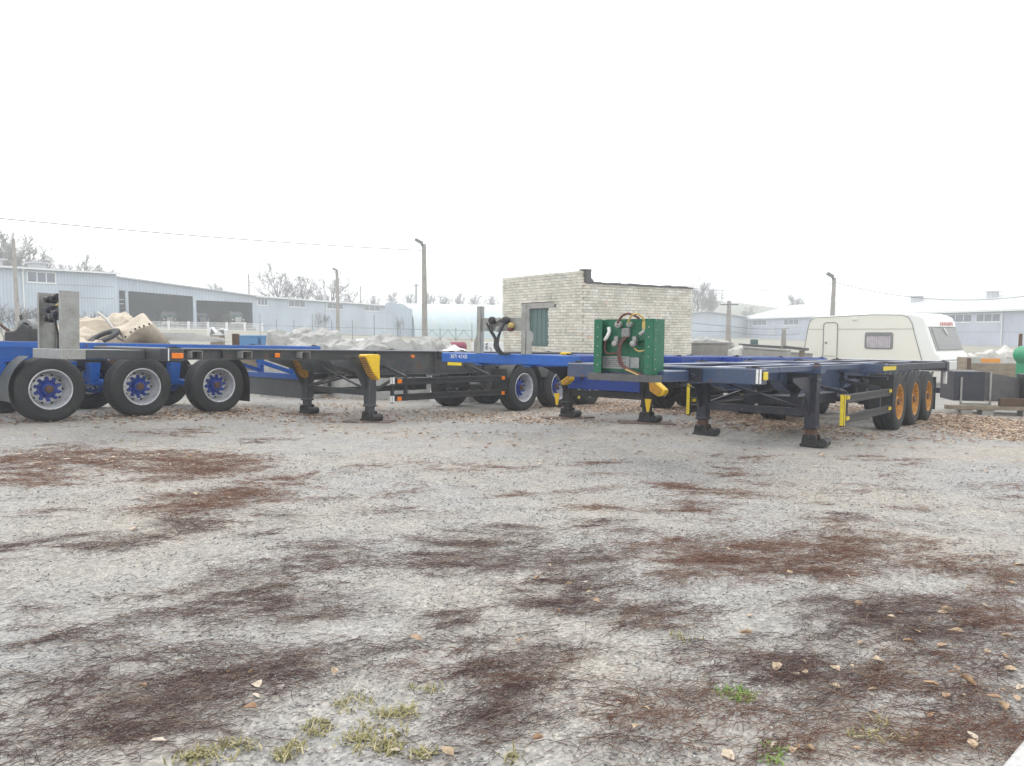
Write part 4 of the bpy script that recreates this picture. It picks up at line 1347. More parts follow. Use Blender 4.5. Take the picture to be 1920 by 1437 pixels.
def shed(name, label, P, Q, ze, clad, wins, depth=16, ridge=2.2, pipes=(), vents=(), lines=(), roof_over=.5):
    """long shed with its eave wall from P to Q, roof rising to a ridge behind it"""
    zb = min(g(P.x, P.y), g(Q.x, Q.y)) - .3
    Ln, an = wallframe(P, Q, zb)
    e = empty(name, (P.x, P.y, zb), (0, 0, an))
    tag(e, label, 'shed')
    H = CZ + ze - zb
    MB().bb(0, Ln, 0, .2, 0, H).build('wall', clad, e)
    MB().bb(0, Ln, depth - .2, depth, 0, H).build('wall', clad, e)
    for x in (0, Ln - .2):
        MB().prism([(.2, 0), (depth - .2, 0), (depth - .2, H), (depth / 2, H + ridge), (.2, H)], .2, (x, 0, 0), ((0, 1, 0), (0, 0, 1)), (1, 0, 0)).build('gable_wall', clad, e)
    for s_ in (0, 1):
        y0, y1 = (-roof_over, depth / 2 + .003) if s_ == 0 else (depth + roof_over, depth / 2 - .003)
        k0 = H - ridge * roof_over / (depth / 2)
        MB().prism([(y0, k0 + .02), (y1, H + ridge + .02), (y1, H + ridge + .14), (y0, k0 + .14)], Ln + .6, (-.3, 0, 0), ((0, 1, 0), (0, 0, 1)), (1, 0, 0)).build('roof', M_roof, e)
    MB().bb(-.3, Ln + .3, -roof_over - .12, -roof_over, H - ridge * roof_over / (depth / 2) - .06, H - ridge * roof_over / (depth / 2) + .06).build('gutter', M_uwhite, e)
    for (x, z, wd, ht) in wins:
        three_pane(e, x, CZ + z - zb, wd, ht)
    for x in pipes:
        MB().tube([(x, -.12, H - .2), (x, -.12, .2)], .075, 6).build('drainpipe', M_uwhite, e)
        MB().bb(x - .12, x + .12, -.3, -.05, H - .25, H - .05).build('rain_hopper', M_uwhite, e)
    for (x, yy, s_, hh) in vents:
        zz = H + ridge * min(yy, depth - yy) / (depth / 2)
        v_ = MB().bb(x - s_ / 2, x + s_ / 2, yy - s_ / 2, yy + s_ / 2, zz - .2, zz + hh).build('roof_vent', M_roof, e)
        MB().bb(x - s_ * .75, x + s_ * .75, yy - s_ * .75, yy + s_ * .75, zz + hh, zz + hh + .12).build('vent_cap', M_roof, v_)
    for (x0, x1, z) in lines:
        MB().bb(x0, x1, -.02, 0, CZ + z - zb, CZ + z - zb + .05).build('sheet_joint', M_fence, e)
    return e, Ln, H, zb


def wx(P, Q, px):
    """distance along the wall P-Q at which photo column px meets it"""
    r = (px - 960) / F
    d = (Q - P)
    tt = (r * P.y - P.x) / (d.x - r * d.y)
    return tt * Vector((d.x, d.y)).length


# left shed with the three-pane window
P1, Q1 = Vector((-60, 63.0, 0)), Vector((-43.9, 83.5, 0))
x57, x112 = wx(P1, Q1, 57), wx(P1, Q1, 111)
shed('long_shed', 'pale blue clad shed with one three-pane window beside the open truck bays', P1, Q1, 6.4, M_clad,
     [(x57, 5.0, x112 - x57, 1.15)], 14, .35, (wx(P1, Q1, 49),), ((wx(P1, Q1, 26), 5, 1.5, .8), (wx(P1, Q1, 141) - 1.5, 5, 1.3, .7)),
     ((wx(P1, Q1, 116), wx(P1, Q1, 218), 4.9), (wx(P1, Q1, 116), wx(P1, Q1, 218), 3.6)))

# gable-ended shed with open bays for trucks, its long side running back to the right
P3, Q3 = Vector((-36.4, 106.0, 0)), Vector((-20.6, 155.0, 0))
wins = []
for (a, b2) in ((485, 504), (543, 574), (615, 645), (683, 714)):
    xa, xb = wx(P3, Q3, a), wx(P3, Q3, b2)
    wins.append((xa, 3.75, xb - xa, 1.05))
zb3 = min(g(P3.x, P3.y), g(Q3.x, Q3.y)) - .3
gp0, gp1 = Vector((-51.0, 96.5, 0)), Vector((-36.4, 106.0, 0))         # the gable wall, left to right
e3, L3, H3, zb3 = shed('open_fronted_shed', 'pale shed with two open truck bays in its gable and four windows along its side', P3, Q3, 4.95, M_clad, wins, 18, .7, (wx(P3, Q3, 612), wx(P3, Q3, 772)),
                       (), ((wx(P3, Q3, 718), wx(P3, Q3, 772), 3.6),))
for ch in list(e3.children):
    if ch.name.startswith('gable_wall') and ch.data.vertices[0].co.x < 5:
        bpy.data.objects.remove(ch, do_unlink=True)
GL = Vector((gp0.x - gp1.x, gp0.y - gp1.y)).length
ga = math.atan2(gp0.y - gp1.y, gp0.x - gp1.x) - math.atan2(Q3.y - P3.y, Q3.x - P3.x)
gd = Vector((math.cos(ga), math.sin(ga), 0))                            # local direction of the gable, away from P3
gnrm = Vector((-gd.y, gd.x, 0))
gnrm = gnrm if gnrm.x < 0 else -gnrm
AX = (tuple(gd), (0, 0, 1))


def gpos(px):
    r = (px - 960) / F
    d = gp0 - gp1
    tt = (r * gp1.y - gp1.x) / (d.x - r * d.y)
    return tt * GL


def gzt(py, px):
    tt = gpos(px) / GL
    yy = gp1.y + (gp0.y - gp1.y) * tt
    return at(px, py, yy).z - zb3


s480, s368, s365, s243, s222 = 0, gpos(368), gpos(364), gpos(243), gpos(221)
top = lambda s: H3 + (gzt(519, 222) - H3) * s / s222
h2a, h2b = gzt(568, 478), gzt(563, 368)
h1a, h1b = gzt(556, 364), gzt(546, 243)
th = .25
MB().prism([(0, h2a), (s368, h2b), (s368, top(s368)), (0, top(0))], th, -gnrm * 0, AX, tuple(-gnrm)).build('gable_cladding', M_clad, e3)
MB().prism([(s368, h1a), (s222, h1b + .1), (s222, top(s222)), (s368, top(s368))], th, gnrm * .003, AX, tuple(-gnrm)).build('gable_cladding', M_clad, e3)
for (s0, s1, hh) in ((-.1, .25, h2a), (s368 - .2, s368 + .2, h1a), (s243 - .1, s243 + .25, h1b), (s222 - .4, s222, h1b + .1)):
    MB().prism([(s0, 0), (s1, 0), (s1, hh), (s0, hh)], th, gnrm * .006, AX, tuple(-gnrm)).build('bay_post', M_clad, e3)
rt = MB().prism([(-.6, top(0) - .05), (s222 + .2, top(s222) - .05), (s222 + .2, top(s222) + .12), (-.6, top(0) + .12)], 22, gnrm * .5, AX, tuple(-gnrm))
rt.build('roof', M_roof, e3)
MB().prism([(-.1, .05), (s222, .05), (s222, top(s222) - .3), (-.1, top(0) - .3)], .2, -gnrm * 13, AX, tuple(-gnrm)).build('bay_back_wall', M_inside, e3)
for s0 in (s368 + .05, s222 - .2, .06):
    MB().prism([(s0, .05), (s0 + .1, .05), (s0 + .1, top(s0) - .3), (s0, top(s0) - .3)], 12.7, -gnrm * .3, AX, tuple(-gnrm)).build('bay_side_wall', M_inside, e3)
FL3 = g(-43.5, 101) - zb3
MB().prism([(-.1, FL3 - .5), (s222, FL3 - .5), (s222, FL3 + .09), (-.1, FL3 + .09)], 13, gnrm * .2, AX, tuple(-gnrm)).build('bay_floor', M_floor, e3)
m = MB()
for k in range(6):
    m = MB().prism([(s243 + .35, FL3 + .9 + k * .55), (s222 - .5, FL3 + .9 + k * .55), (s222 - .5, FL3 + 1. + k * .55), (s243 + .35, FL3 + 1. + k * .55)], .1, -gnrm * .9, AX, tuple(-gnrm)).build('rack_bar', M_uwhite if k > 3 else M_fence, e3)


def truck(name, label, px, py, inset, cab, blue=False):
    """bonneted lorry seen from the front inside the bay"""
    s_ = gpos(px)
    wp = gp1 + (gp0 - gp1) * (s_ / GL)
    dirw = Vector((-(gp0 - gp1).y, (gp0 - gp1).x, 0)).normalized()
    if dirw.y > 0:
        dirw = -dirw
    p = wp - dirw * inset
    e = empty(name, (p.x, p.y, zb3 + FL3 + .10), (0, 0, math.atan2(dirw.y, dirw.x) + math.pi / 2))
    tag(e, label, 'truck', 'old lorries in the shed bays')
    # local -Y is the front
    m = MB().prism([(-1.0, .9), (1.0, .9), (1.0, 1.75), (.86, 2.35), (-.86, 2.35), (-1.0, 1.75)], 1.4, (0, .9, 0)).build('cab', cab, e, bevel=.05)
    MB().prism([(-.42, .75), (.42, .75), (.46, 1.5), (.3, 1.68), (-.3, 1.68), (-.46, 1.5)], 1.5, (0, -.6, 0)).build('bonnet', cab, e, bevel=.06)
    gr_ = MB()
    for k in range(7):
        gr_.bb(-.38 + k * .115, -.31 + k * .115, -.64, -.60, .82, 1.45)
    gr_.bb(-.43, .43, -.625, -.602, .80, 1.47)
    gr_.build('grille', M_lgreen, e)
    for sx in (-1, 1):
        MB().prism([(0, 0), (.52, -.1), (.55, -.35), (.4, -.35), (.3, -.12), (0, -.1)], 1.2, (sx * .45, -.5, 1.15), ((sx, 0, 0), (0, 0, 1)), (0, 1, 0)).build('wing', cab, e)
        MB().lathe([(0, .12), (-.08, .11), (-.09, 0)], 12, (sx * .72, -.5, 1.12), 'Y').build('headlamp', M_white, e, smooth=40)
        MB().lathe([(-.12, .3), (-.12, .45), (.12, .45), (.12, .3), (0, .2), (0, 0)], 16, (sx * .85, .1, .45), 'X').build('wheel', M_rubber, e, smooth=40)
        MB().lathe([(-.2, .3), (-.2, .45), (.2, .45), (.2, .3), (0, .2), (0, 0)], 16, (sx * .85, 3.4, .45), 'X').build('wheel', M_rubber, e, smooth=40)
        MB().bb(sx * .06, sx * .82, .86, .90, 1.72, 2.2).build('windscreen', M_pane, e)
    MB().bb(-1.05, 1.05, -.85, -.72, .55, .75).build('bumper', M_white if not blue else cab, e)
    MB().bb(-1.15, 1.15, 2.4, 5.2, 1.0, 1.9).build('cargo_bed', cab, e)
    return e


truck('old_lorry', 'green bonneted lorry with pale grille in the lower bay of the open shed', 453, 600, 2.0, M_tgreen)
truck('old_lorry', 'dim green lorry deep inside the taller bay of the open shed', 331, 600, 5.0, M_tgreen)
truck('old_lorry', 'blue lorry deep inside the lower bay beside the green one', 399, 600, 6.5, M_tblue, True)

# lilac-grey shed on the right, running away from us
P4, Q4 = Vector((70, 62.0, 0)), Vector((50.0, 165.0, 0))
P4, Q4 = Q4, P4
wins = []
for (a, b2) in ((1410, 1436), (1468, 1496), (1773, 1820), (1827, 1873)):
    xa, xb = wx(P4, Q4, a), wx(P4, Q4, b2)
    wins.append((xa, 1.25, xb - xa, 1.15))
shed('white_roofed_shed', 'long lilac grey shed with white roof behind the caravan', P4, Q4, 2.78, M_clad2, wins, 26, 3.0, (wx(P4, Q4, 1403), wx(P4, Q4, 1450), wx(P4, Q4, 1516), wx(P4, Q4, 1764), wx(P4, Q4, 1877)),
     ((wx(P4, Q4, 1582) + 6, 9, 1.3, .9), (wx(P4, Q4, 1718) + 4, 9, 1.1, .9), (wx(P4, Q4, 1884) + 2, 9, .9, .8)), ((0, 90, -.1),))

# low gabled shed behind the brick hut
P5, Q5 = at(1255, 640, 150), at(1440, 640, 165)
zb5 = g(P5.x, P5.y) - .3
L5, a5 = wallframe(P5, Q5, 0)
e5 = empty('gabled_shed', (P5.x, P5.y, zb5), (0, 0, a5))
tag(e5, 'faint blue shed with low gable between the brick hut and the lilac shed', 'shed')
H5, T5 = at(1300, 593, 150).z - zb5, at(1325, 586, 155).z - zb5
pk = wx(P5, Q5, 1325)
MB().prism([(0, 0), (L5, 0), (L5, H5 - .9), (pk, T5), (0, H5)], 25, (0, 0, 0)).build('wall', M_clad, e5)
MB().prism([(-.4, H5 - .02), (pk, T5 + .02), (pk, T5 + .25), (-.4, H5 + .2)], 26, (0, -.5, 0)).build('roof', M_fence, e5)
MB().prism([(pk, T5 + .02), (L5 + .4, H5 - .92), (L5 + .4, H5 - .7), (pk, T5 + .25)], 26, (0, -.503, 0)).build('roof', M_fence, e5)

# milky sheeted hall left of the hut
hp0, hp1 = at(778, 640, 92), at(975, 640, 98)
zb6 = g(hp0.x, hp0.y) - .3
L6, a6 = wallframe(hp0, hp1, 0)
e6 = empty('sheeted_hall', (hp0.x, hp0.y, zb6), (0, 0, a6))
tag(e6, 'pale blue sheet-covered arched hall behind the lamp post', 'hall')
T6 = at(850, 567, 94).z - zb6
pr = [(-.0, 0), (14, 0)] + [(7 + 7 * math.cos(R(a)), T6 * .35 + T6 * .65 * math.sin(R(a))) for a in range(0, 181, 12)]
MB().prism(pr, L6, (0, 0, 0), ((0, 1, 0), (0, 0, 1)), (1, 0, 0)).build('cover', M_poly, e6, smooth=30)
for k in range(7):
    x = k * (L6 - .1) / 6
    MB().tube([(x, 7 + 7.03 * math.cos(R(a)), T6 * .35 + T6 * .655 * math.sin(R(a))) for a in range(0, 181, 12)], .05, 5).build('hoop', M_uwhite, e6)
MB().prism([(0, 0), (2.6, 0), (2.6, T6 * .8), (0, T6 * .98)], 3, (-2.7, .6, 0)).build('end_annex', M_clad, e6)

# hill in the haze
hv, hf = [], []
nxh = 60
for j in range(9):
    for i in range(nxh + 1):
        x = -260 + i * 9.5
        y = 235 + j * 18
        up = math.sin(min(1, j / 6) * math.pi / 2)
        crest = 9 + 5.5 * math.exp(-((x - 90) / 55) ** 2) + 3 * math.sin(x * .03) + 2.5 * math.exp(-((x + 120) / 60) ** 2)
        hv.append((x, y, CZ - 2 + up * crest))
for j in range(8):
    for i in range(nxh):
        q = j * (nxh + 1) + i
        hf.append((q, q + 1, q + nxh + 2, q + nxh + 1))
hm = bpy.data.meshes.new('hill')
hm.from_pydata(hv, [], hf)
hm.materials.append(mat('winter_field', (.20, .21, .16), (.14, .13, .11), .6, .02, .95))
hm.polygons.foreach_set('use_smooth', [True] * len(hm.polygons))
tag(link('hill', hm), 'low hill fading into the white haze behind the sheds', kind='structure')

# ------------------------------------------------------------------ poles, wires, fences
def pole(label, px, ptop, Y, r, lean=0.0, lamp=None, m=None, arms=0, name='utility_pole'):
    top_ = at(px, ptop, Y)
    zb = g(top_.x, top_.y) - .2
    e = empty(name, (top_.x, top_.y, zb), (0, lean, 0))
    tag(e, label, 'pole')
    H = top_.z - zb
    n = 8
    MB().tube([(0, 0, 0), (0, 0, H * .5), (0, 0, H)], [r * 1.25, r * 1.05, r * .8], n).build('shaft', m or M_pole, e, smooth=50)
    if lamp:
        dx, dz = lamp
        MB().tube([(0, 0, H - .25), (dx * .5, -.05, H - .12), (dx, -.1, H + dz)], .03, 6).build('lamp_arm', M_fence, e)
        MB().box((dx * 1.3, -.12, H + dz + .02), (.42, .24, .16), Matrix.Rotation(-.5 if dx > 0 else .5, 3, 'Y')).build('lamp_head', M_trim, e, bevel=.03)
    for k in range(arms):
        z = H - .25 - .35 * k
        MB().bar((-.55, -.08, z), (.55, -.08, z), .07, .07).build('crossarm', M_fence, e)
        for x in (-.5, -.2, .2, .5):
            MB().lathe([(z + .03, .03), (z + .08, .05), (z + .14, .045), (z + .17, 0)], 8, (x, -.08, 0), 'Z').build('insulator', M_uwhite, e)
    return top_, e


pole('tall concrete lamp post with a lamp head, nearest to the sheeted hall', 795, 458, 37, .125, 0, (-.18, .10), name='lamp_post')
pole('bare wooden pole at the photo edge before the long shed', 27, 448, 46, .12, -.012)
pole('slim pole with a small lamp before the windowed side of the shed', 632, 508, 60, .13, 0, (-.1, .08), name='lamp_post')
pole('short pole rising behind the shed roof above the truck bays', 466, 514, 135, .16, 0)
pole('thin pole beside the corner of the windowed shed', 780, 532, 100, .15, 0, None, None, 1)
pole('small faint pole above the roof of the windowed shed', 676, 537, 170, .18, 0, None, None, 1)
pole('concrete pole with crossarm right of the brick hut', 1367, 564, 46, .15, 0, None, None, 1)
pole('leaning concrete lamp post behind the caravan roof', 1561, 521, 42, .135, .02, (-.22, .12), name='lamp_post')
p_, e_ = pole('square concrete fence post between hut and caravan', 1470, 618, 33, .12, 0, name='fence_post')
p_, e_ = pole('rusty steel post beside the green machine at the photo edge', 1914, 626, 26, .07, 0, m=M_rust, name='steel_post')


def cable(label, pts, sag, r=.016):
    out = []
    for (a, b2) in zip(pts, pts[1:]):
        for k in range(14):
            q = k / 14
            p = a.lerp(b2, q)
            p.z -= sag * 4 * q * (1 - q)
            out.append(p)
    out.append(pts[-1])
    tag(MB().tube(out, r, 5).build('power_cable', M_wire), label, 'cable', 'overhead cables')


LP = at(794, 470, 37)
cable('cable rising from the tall lamp post toward the upper photo edge', [at(-60, 404, 26), LP], .12, .014)
cable('cable from the tall lamp post down over the brick hut', [LP, at(1300, 541, 52), at(1560, 531, 42)], .3, .012)
cable('cable from the leaning lamp post out past the vents', [at(1561, 528, 42), at(1990, 545, 40)], .75, .014)
cable('thin cable over the shed with truck bays', [at(150, 478, 120), at(466, 517, 135), at(676, 545, 170)], .8, .022)
cable('lower cable from the crossarm pole past the brick hut', [at(1200, 590, 46), at(1367, 612, 46), at(1480, 616, 46)], .1, .012)
cable('second cable from the crossarm pole toward the gabled shed', [at(1200, 608, 46), at(1367, 622, 46), at(1500, 626, 48)], .15, .012)
cable('cable running behind the sheeted hall', [at(780, 536, 100), at(960, 556, 105)], .5, .02)


def railfence(label, pa, pb, n, hp, rails, m=M_fence, pr=.025, name='rail_fence', diag=False, group=None):
    e = empty(name, (pa.x, pa.y, g(pa.x, pa.y)))
    tag(e, label, 'fence')
    o = e.location
    prev = None
    for k in range(n + 1):
        q = k / n
        p = pa.lerp(pb, q)
        z = g(p.x, p.y)
        lp = Vector((p.x - o.x, p.y - o.y, z - o.z))
        MB().tube([lp + Vector((0, 0, -.15)), lp + Vector((0, 0, hp * (1 + .25 * ((k * 7) % 3 == 0))))], pr, 6).build('post', m, e)
        if prev is not None:
            for rh in rails:
                MB().tube([prev + Vector((0, 0, rh)), lp + Vector((0, 0, rh))], pr * .6, 5).build('rail', m, e)
            if diag:
                mid = (prev + lp) / 2
                MB().tube([prev + Vector((0, 0, rails[0])), mid + Vector((0, 0, rails[1]))], pr * .6, 5).build('brace', m, e)
                MB().tube([lp + Vector((0, 0, rails[0])), mid + Vector((0, 0, rails[1]))], pr * .6, 5).build('brace', m, e)
        prev = lp
    return e


def flat(px, py, Y):
    p = at(px, py, Y)
    return Vector((p.x, p.y, 0))


railfence('thin steel rail fence before the windowed side of the shed', flat(488, 630, 58), flat(792, 640, 46), 8, 1.55, (.55, 1.05))
railfence('braced steel rail gate panels beside the tall lamp post', flat(796, 640, 48), flat(885, 640, 47), 3, 1.15, (.4, 1.0), diag=True)
railfence('wire fence on thin posts at the photo edge below the bushes', flat(-20, 630, 40), flat(120, 630, 44), 4, 1.3, (.9,))
# pale mesh fence before the truck bays
e = empty('mesh_fence', (-30, 80, 0))
tag(e, 'pale mesh fence in front of the open truck bays', 'fence')
pa, pb = flat(278, 620, 78), flat(492, 620, 86)
for k in range(7):
    p = pa.lerp(pb, k / 6)
    z = g(p.x, p.y)
    MB().bb(p.x + 30 - .09, p.x + 30 + .09, p.y - 80 - .09, p.y - 80 + .09, z - .1, z + 1.0).build('post', M_uwhite, e)
    if k < 6:
        p2 = pa.lerp(pb, (k + 1) / 6)
        z2 = g(p2.x, p2.y)
        m = MB()
        for j in range(1, 16):
            q = p.lerp(p2, j / 16)
            zz = z + (z2 - z) * j / 16
            m.tube([(q.x + 30, q.y - 80, zz + .1), (q.x + 30, q.y - 80, zz + .9)], .022, 4)
        for hh in (.1, .36, .63, .9):
            m.tube([(p.x + 30, p.y - 80, z + hh), (p2.x + 30, p2.y - 80, z2 + hh)], .022, 4)
        m.build('mesh_panel', M_uwhite, e)

# ------------------------------------------------------------------ bare trees and bushes
def bare_tree(seed, H, spread, levels=5, r0=.22, first=.22, upr=.5, minr=.018, nb=3, stems=1):
    rr = random.Random(seed)
    trunk, twig = MB(), MB()

    def grow(p, d, ln, r, lv):
        pts, rs = [p], [r]
        q = p.copy()
        dd = d.copy()
        n = 3 if lv > 1 else 2
        for k in range(n):
            dd = (dd + Vector((rr.uniform(-1, 1), rr.uniform(-1, 1), rr.uniform(-.3, .9) * upr)) * .22).normalized()
            q = q + dd * (ln / n)
            pts.append(q.copy())
            rs.append(max(minr, r * (1 - .45 * (k + 1) / n)))
        (trunk if lv >= levels - 1 else twig).tube(pts, rs, 6 if lv >= levels - 1 else 3, cap=False)
        if lv == 0:
            return
        k_ = nb + (1 if lv < levels - 1 else 0) + rr.randint(0, 1)
        for j in range(k_):
            f_ = rr.uniform(.35, 1.0) if j else 1.0
            i = min(n - 1, int(f_ * n))
            base = pts[i].lerp(pts[i + 1], min(1, f_ * n - i)) if f_ < 1 else pts[-1]
            az = rr.uniform(0, 2 * math.pi)
            tl_ = rr.uniform(.35, .95) * spread
            perp = dd.orthogonal().normalized()
            perp = Matrix.Rotation(az, 3, dd) @ perp
            nd = (dd + perp * tl_ + Vector((0, 0, upr * .4))).normalized()
            grow(base, nd, ln * rr.uniform(.55, .82), max(minr, rs[i] * rr.uniform(.5, .7)), lv - 1)

    for s_ in range(stems):
        d0 = Vector((rr.uniform(-.1, .1), rr.uniform(-.1, .1), 1)) if stems == 1 else Vector((rr.uniform(-.6, .6), rr.uniform(-.6, .6), 1))
        grow(Vector((rr.uniform(-.1, .1) * (stems - 1), rr.uniform(-.1, .1) * (stems - 1), -.2)), d0.normalized(), H * first, r0, levels)
    zmax = max([v[2] for v in trunk.v] + [v[2] for v in twig.v])
    return trunk.mesh('trunk', M_bark, 60), twig.mesh('crown', M_twigs), zmax


def crown_tree(seed, H=10.0, wide=.40, low=.30, nl=13, ns=9, nt=8, minr=.012, upr=.35):
    """bare deciduous tree: limbs reach to a rounded crown, each with branches and fine twigs"""
    rr = random.Random(seed)
    trunk, twig = MB(), MB()
    lean = Vector((rr.uniform(-.04, .04), rr.uniform(-.04, .04), 1))
    trunk.tube([lean * (H * q) + Vector((rr.uniform(-.06, .06), rr.uniform(-.06, .06), 0)) for q in (-.02, .15, .3, .5, .68)], [.22, .18, .15, .10, .05], 7, cap=False)

    def quad(p, c_, e_, n):
        return [p * (1 - q) ** 2 + c_ * 2 * q * (1 - q) + e_ * q * q for q in [k / n for k in range(n + 1)]]

    for i in range(nl):
        az = 2 * math.pi * (i * .382 + rr.uniform(-.06, .06))
        el = math.asin(min(.98, max(-.05, (i + .5) / nl * 1.02 - .04)))
        k_ = rr.uniform(.85, 1.08)
        e_ = Vector((math.cos(az) * math.cos(el) * wide * H, math.sin(az) * math.cos(el) * wide * H, (.58 + .40 * math.sin(el)) * H)) * k_
        p0 = lean * (H * rr.uniform(low - .06, low + .22 * (i / nl) + .10))
        c_ = p0.lerp(e_, .45) + Vector((0, 0, -.06 * H if el < .5 else .02 * H))
        pts = quad(p0, c_, e_, 6)
        trunk.tube(pts, [.085 * (1 - q / 7.5) for q in range(7)], 5, cap=False)
        for j in range(ns):
            q = rr.uniform(.30, 1.0)
            b0 = pts[min(5, int(q * 6))].lerp(pts[min(6, int(q * 6) + 1)], q * 6 % 1)
            d0 = (pts[-1] - pts[2]).normalized()
            d1 = (d0 * .7 + Vector((rr.gauss(0, .6), rr.gauss(0, .6), rr.gauss(upr, .45)))).normalized()
            ln = H * rr.uniform(.10, .19) * (1.25 - .45 * q)
            bp_ = [b0, b0 + d1 * ln * .5 + Vector((rr.gauss(0, .08), rr.gauss(0, .08), 0)), b0 + d1 * ln]
            twig.tube(bp_, [.030, .022, minr], 3, cap=False)
            for k in range(nt):
                t_ = rr.uniform(.2, 1.0)
                c0 = bp_[0].lerp(bp_[2], t_)
                d2 = (d1 * .6 + Vector((rr.gauss(0, .65), rr.gauss(0, .65), rr.gauss(upr * .6, .5)))).normalized()
                l2 = H * rr.uniform(.035, .085)
                m0 = c0 + d2 * l2 * .55
                twig.tube([c0, m0, c0 + (d2 + Vector((rr.gauss(0, .2), rr.gauss(0, .2), .1))) * l2], [minr * 1.2, minr, minr * .7], 3, cap=False)
                for w_ in range(2):
                    d3 = (d2 * .7 + Vector((rr.gauss(0, .6), rr.gauss(0, .6), rr.gauss(.2, .5)))).normalized()
                    twig.tube([m0, m0 + d3 * l2 * .6], [minr * .9, minr * .6], 3, cap=False)
    zmax = max(v[2] for v in twig.v)
    return trunk.mesh('trunk', M_bark, 60), twig.mesh('crown', M_twigs), zmax


TREE = [crown_tree(3, 10, .43, .28), crown_tree(11, 10, .37, .30, 13, 9, 8), crown_tree(23, 10, .26, .34, 14, 9, 8, .012, .7)]
BUSH = [bare_tree(5, 3, .9, 4, .028, .42, .5, .006, 2, 8), bare_tree(9, 3, .8, 4, .028, .45, .6, .006, 2, 7)]
CONIF = None


def plant(kit, name, label, cat, px, ptop, Y, rz, group, wide=1.0):
    p = at(px, ptop, Y)
    z = g(p.x, p.y)
    if Y > 230:
        z = CZ + 4
    s_ = (p.z - z) / kit[2]
    e = empty(name, (p.x, p.y, z - .1), (0, 0, rz))
    e.scale = (s_ * wide, s_ * wide, s_)
    tag(e, label, cat, group)
    link('trunk' if cat == 'tree' else 'stems', kit[0], e)
    link('crown', kit[1], e)
    return e


GT = 'bare trees in the mist behind the sheds'
plant(TREE[2], 'bare_tree', 'tall pale bare tree at the photo edge behind the long shed', 'tree', 8, 418, 125, .3, GT, 1.0)
plant(TREE[0], 'bare_tree', 'widest pale bare tree at the photo edge, just left of the wooden pole', 'tree', 22, 428, 110, 2.9, GT, 1.0)
plant(TREE[1], 'bare_tree', 'bare tree just left of the first roof vent behind the long shed', 'tree', 55, 455, 128, 2.1, GT, 1.0)
plant(TREE[0], 'bare_tree', 'low spreading bare tree between the two roof vents of the long shed', 'tree', 88, 465, 118, 1.2, GT, .95)
plant(TREE[0], 'bare_tree', 'bare tree above the right roof vent of the long shed', 'tree', 150, 466, 112, 4.0, GT, .95)
plant(TREE[1], 'bare_tree', 'bare tree right of the roof vent at the end of the long shed', 'tree', 190, 470, 112, 5.2, GT, .95)
plant(TREE[0], 'bare_tree', 'widest bare tree above the windowed shed roof, left of its twin', 'tree', 520, 484, 150, .4, GT, 1.0)
plant(TREE[1], 'bare_tree', 'upright bare tree between two others above the windowed shed roof', 'tree', 566, 490, 152, 3.3, GT, 1.0)
plant(TREE[0], 'bare_tree', 'smaller bare tree behind the slim lamp post', 'tree', 620, 498, 148, 2.2, GT, .9)
plant(TREE[1], 'bare_tree', 'faint low tree right of the slim lamp post', 'tree', 655, 528, 160, 1.0, GT, .95)
plant(TREE[2], 'bare_tree', 'pale tall tree beside the right edge of the brick hut', 'tree', 1310, 518, 185, .8, GT, .95)
plant(TREE[2], 'bare_tree', 'pale second tree right of the brick hut', 'tree', 1335, 530, 195, 2.6, GT, .95)
plant(TREE[2], 'bare_tree', 'faint tree on the hill left of the leaning lamp post', 'tree', 1492, 546, 210, 3.6, GT, 1.0)
plant(TREE[1], 'bare_tree', 'faint small tree above the gabled shed', 'tree', 1405, 563, 210, 1.6, GT, 1)
plant(TREE[2], 'bare_tree', 'faint tree left of the windowed shed end', 'tree', 405, 524, 200, 5.0, GT, .95)
for k, (px, pt, wd_) in enumerate(((700, 548, .9), (735, 540, .7), (768, 543, .8), (806, 541, .7), (832, 547, .9), (860, 543, .8), (890, 547, .9), (922, 549, .9))):
    plant(TREE[2], 'bare_tree', 'one of the faint misty trees standing in a row behind the sheeted hall', 'tree', px, pt, 215 + (k * 37) % 14, k * 1.3, 'faint misty trees beyond the sheeted hall', wd_)

GB = 'bare bushes along the long shed'
for k, (px, pt, Y, lab) in enumerate(((5, 562, 48, 'bare bush at the photo edge left of the wooden pole'), (48, 568, 48, 'bare bush just right of the wooden pole'), (86, 560, 50, 'bare bush seen between the headboard posts'),
                                      (162, 575, 52, 'bare bush above the beige canvas heap'), (208, 584, 52, 'bare bush beside the truck bay corner'), (232, 590, 54, 'small bare bush under the truck bay post'))):
    plant(BUSH[k % 2], 'bare_bush', lab, 'bush', px, pt, Y, k * 1.1, GB, 1.0)
for k, (px, pt, Y, lab) in enumerate(((601, 580, 70, 'young bare sapling before the windowed shed'), (751, 588, 70, 'thin sapling near the far corner of the windowed shed'), (428, 583, 88, 'slender sapling in front of the lower truck bay'))):
    plant(BUSH[k % 2], 'sapling', lab, 'bush', px, pt, Y, k * 1.7, 'young saplings before the shed', .45)

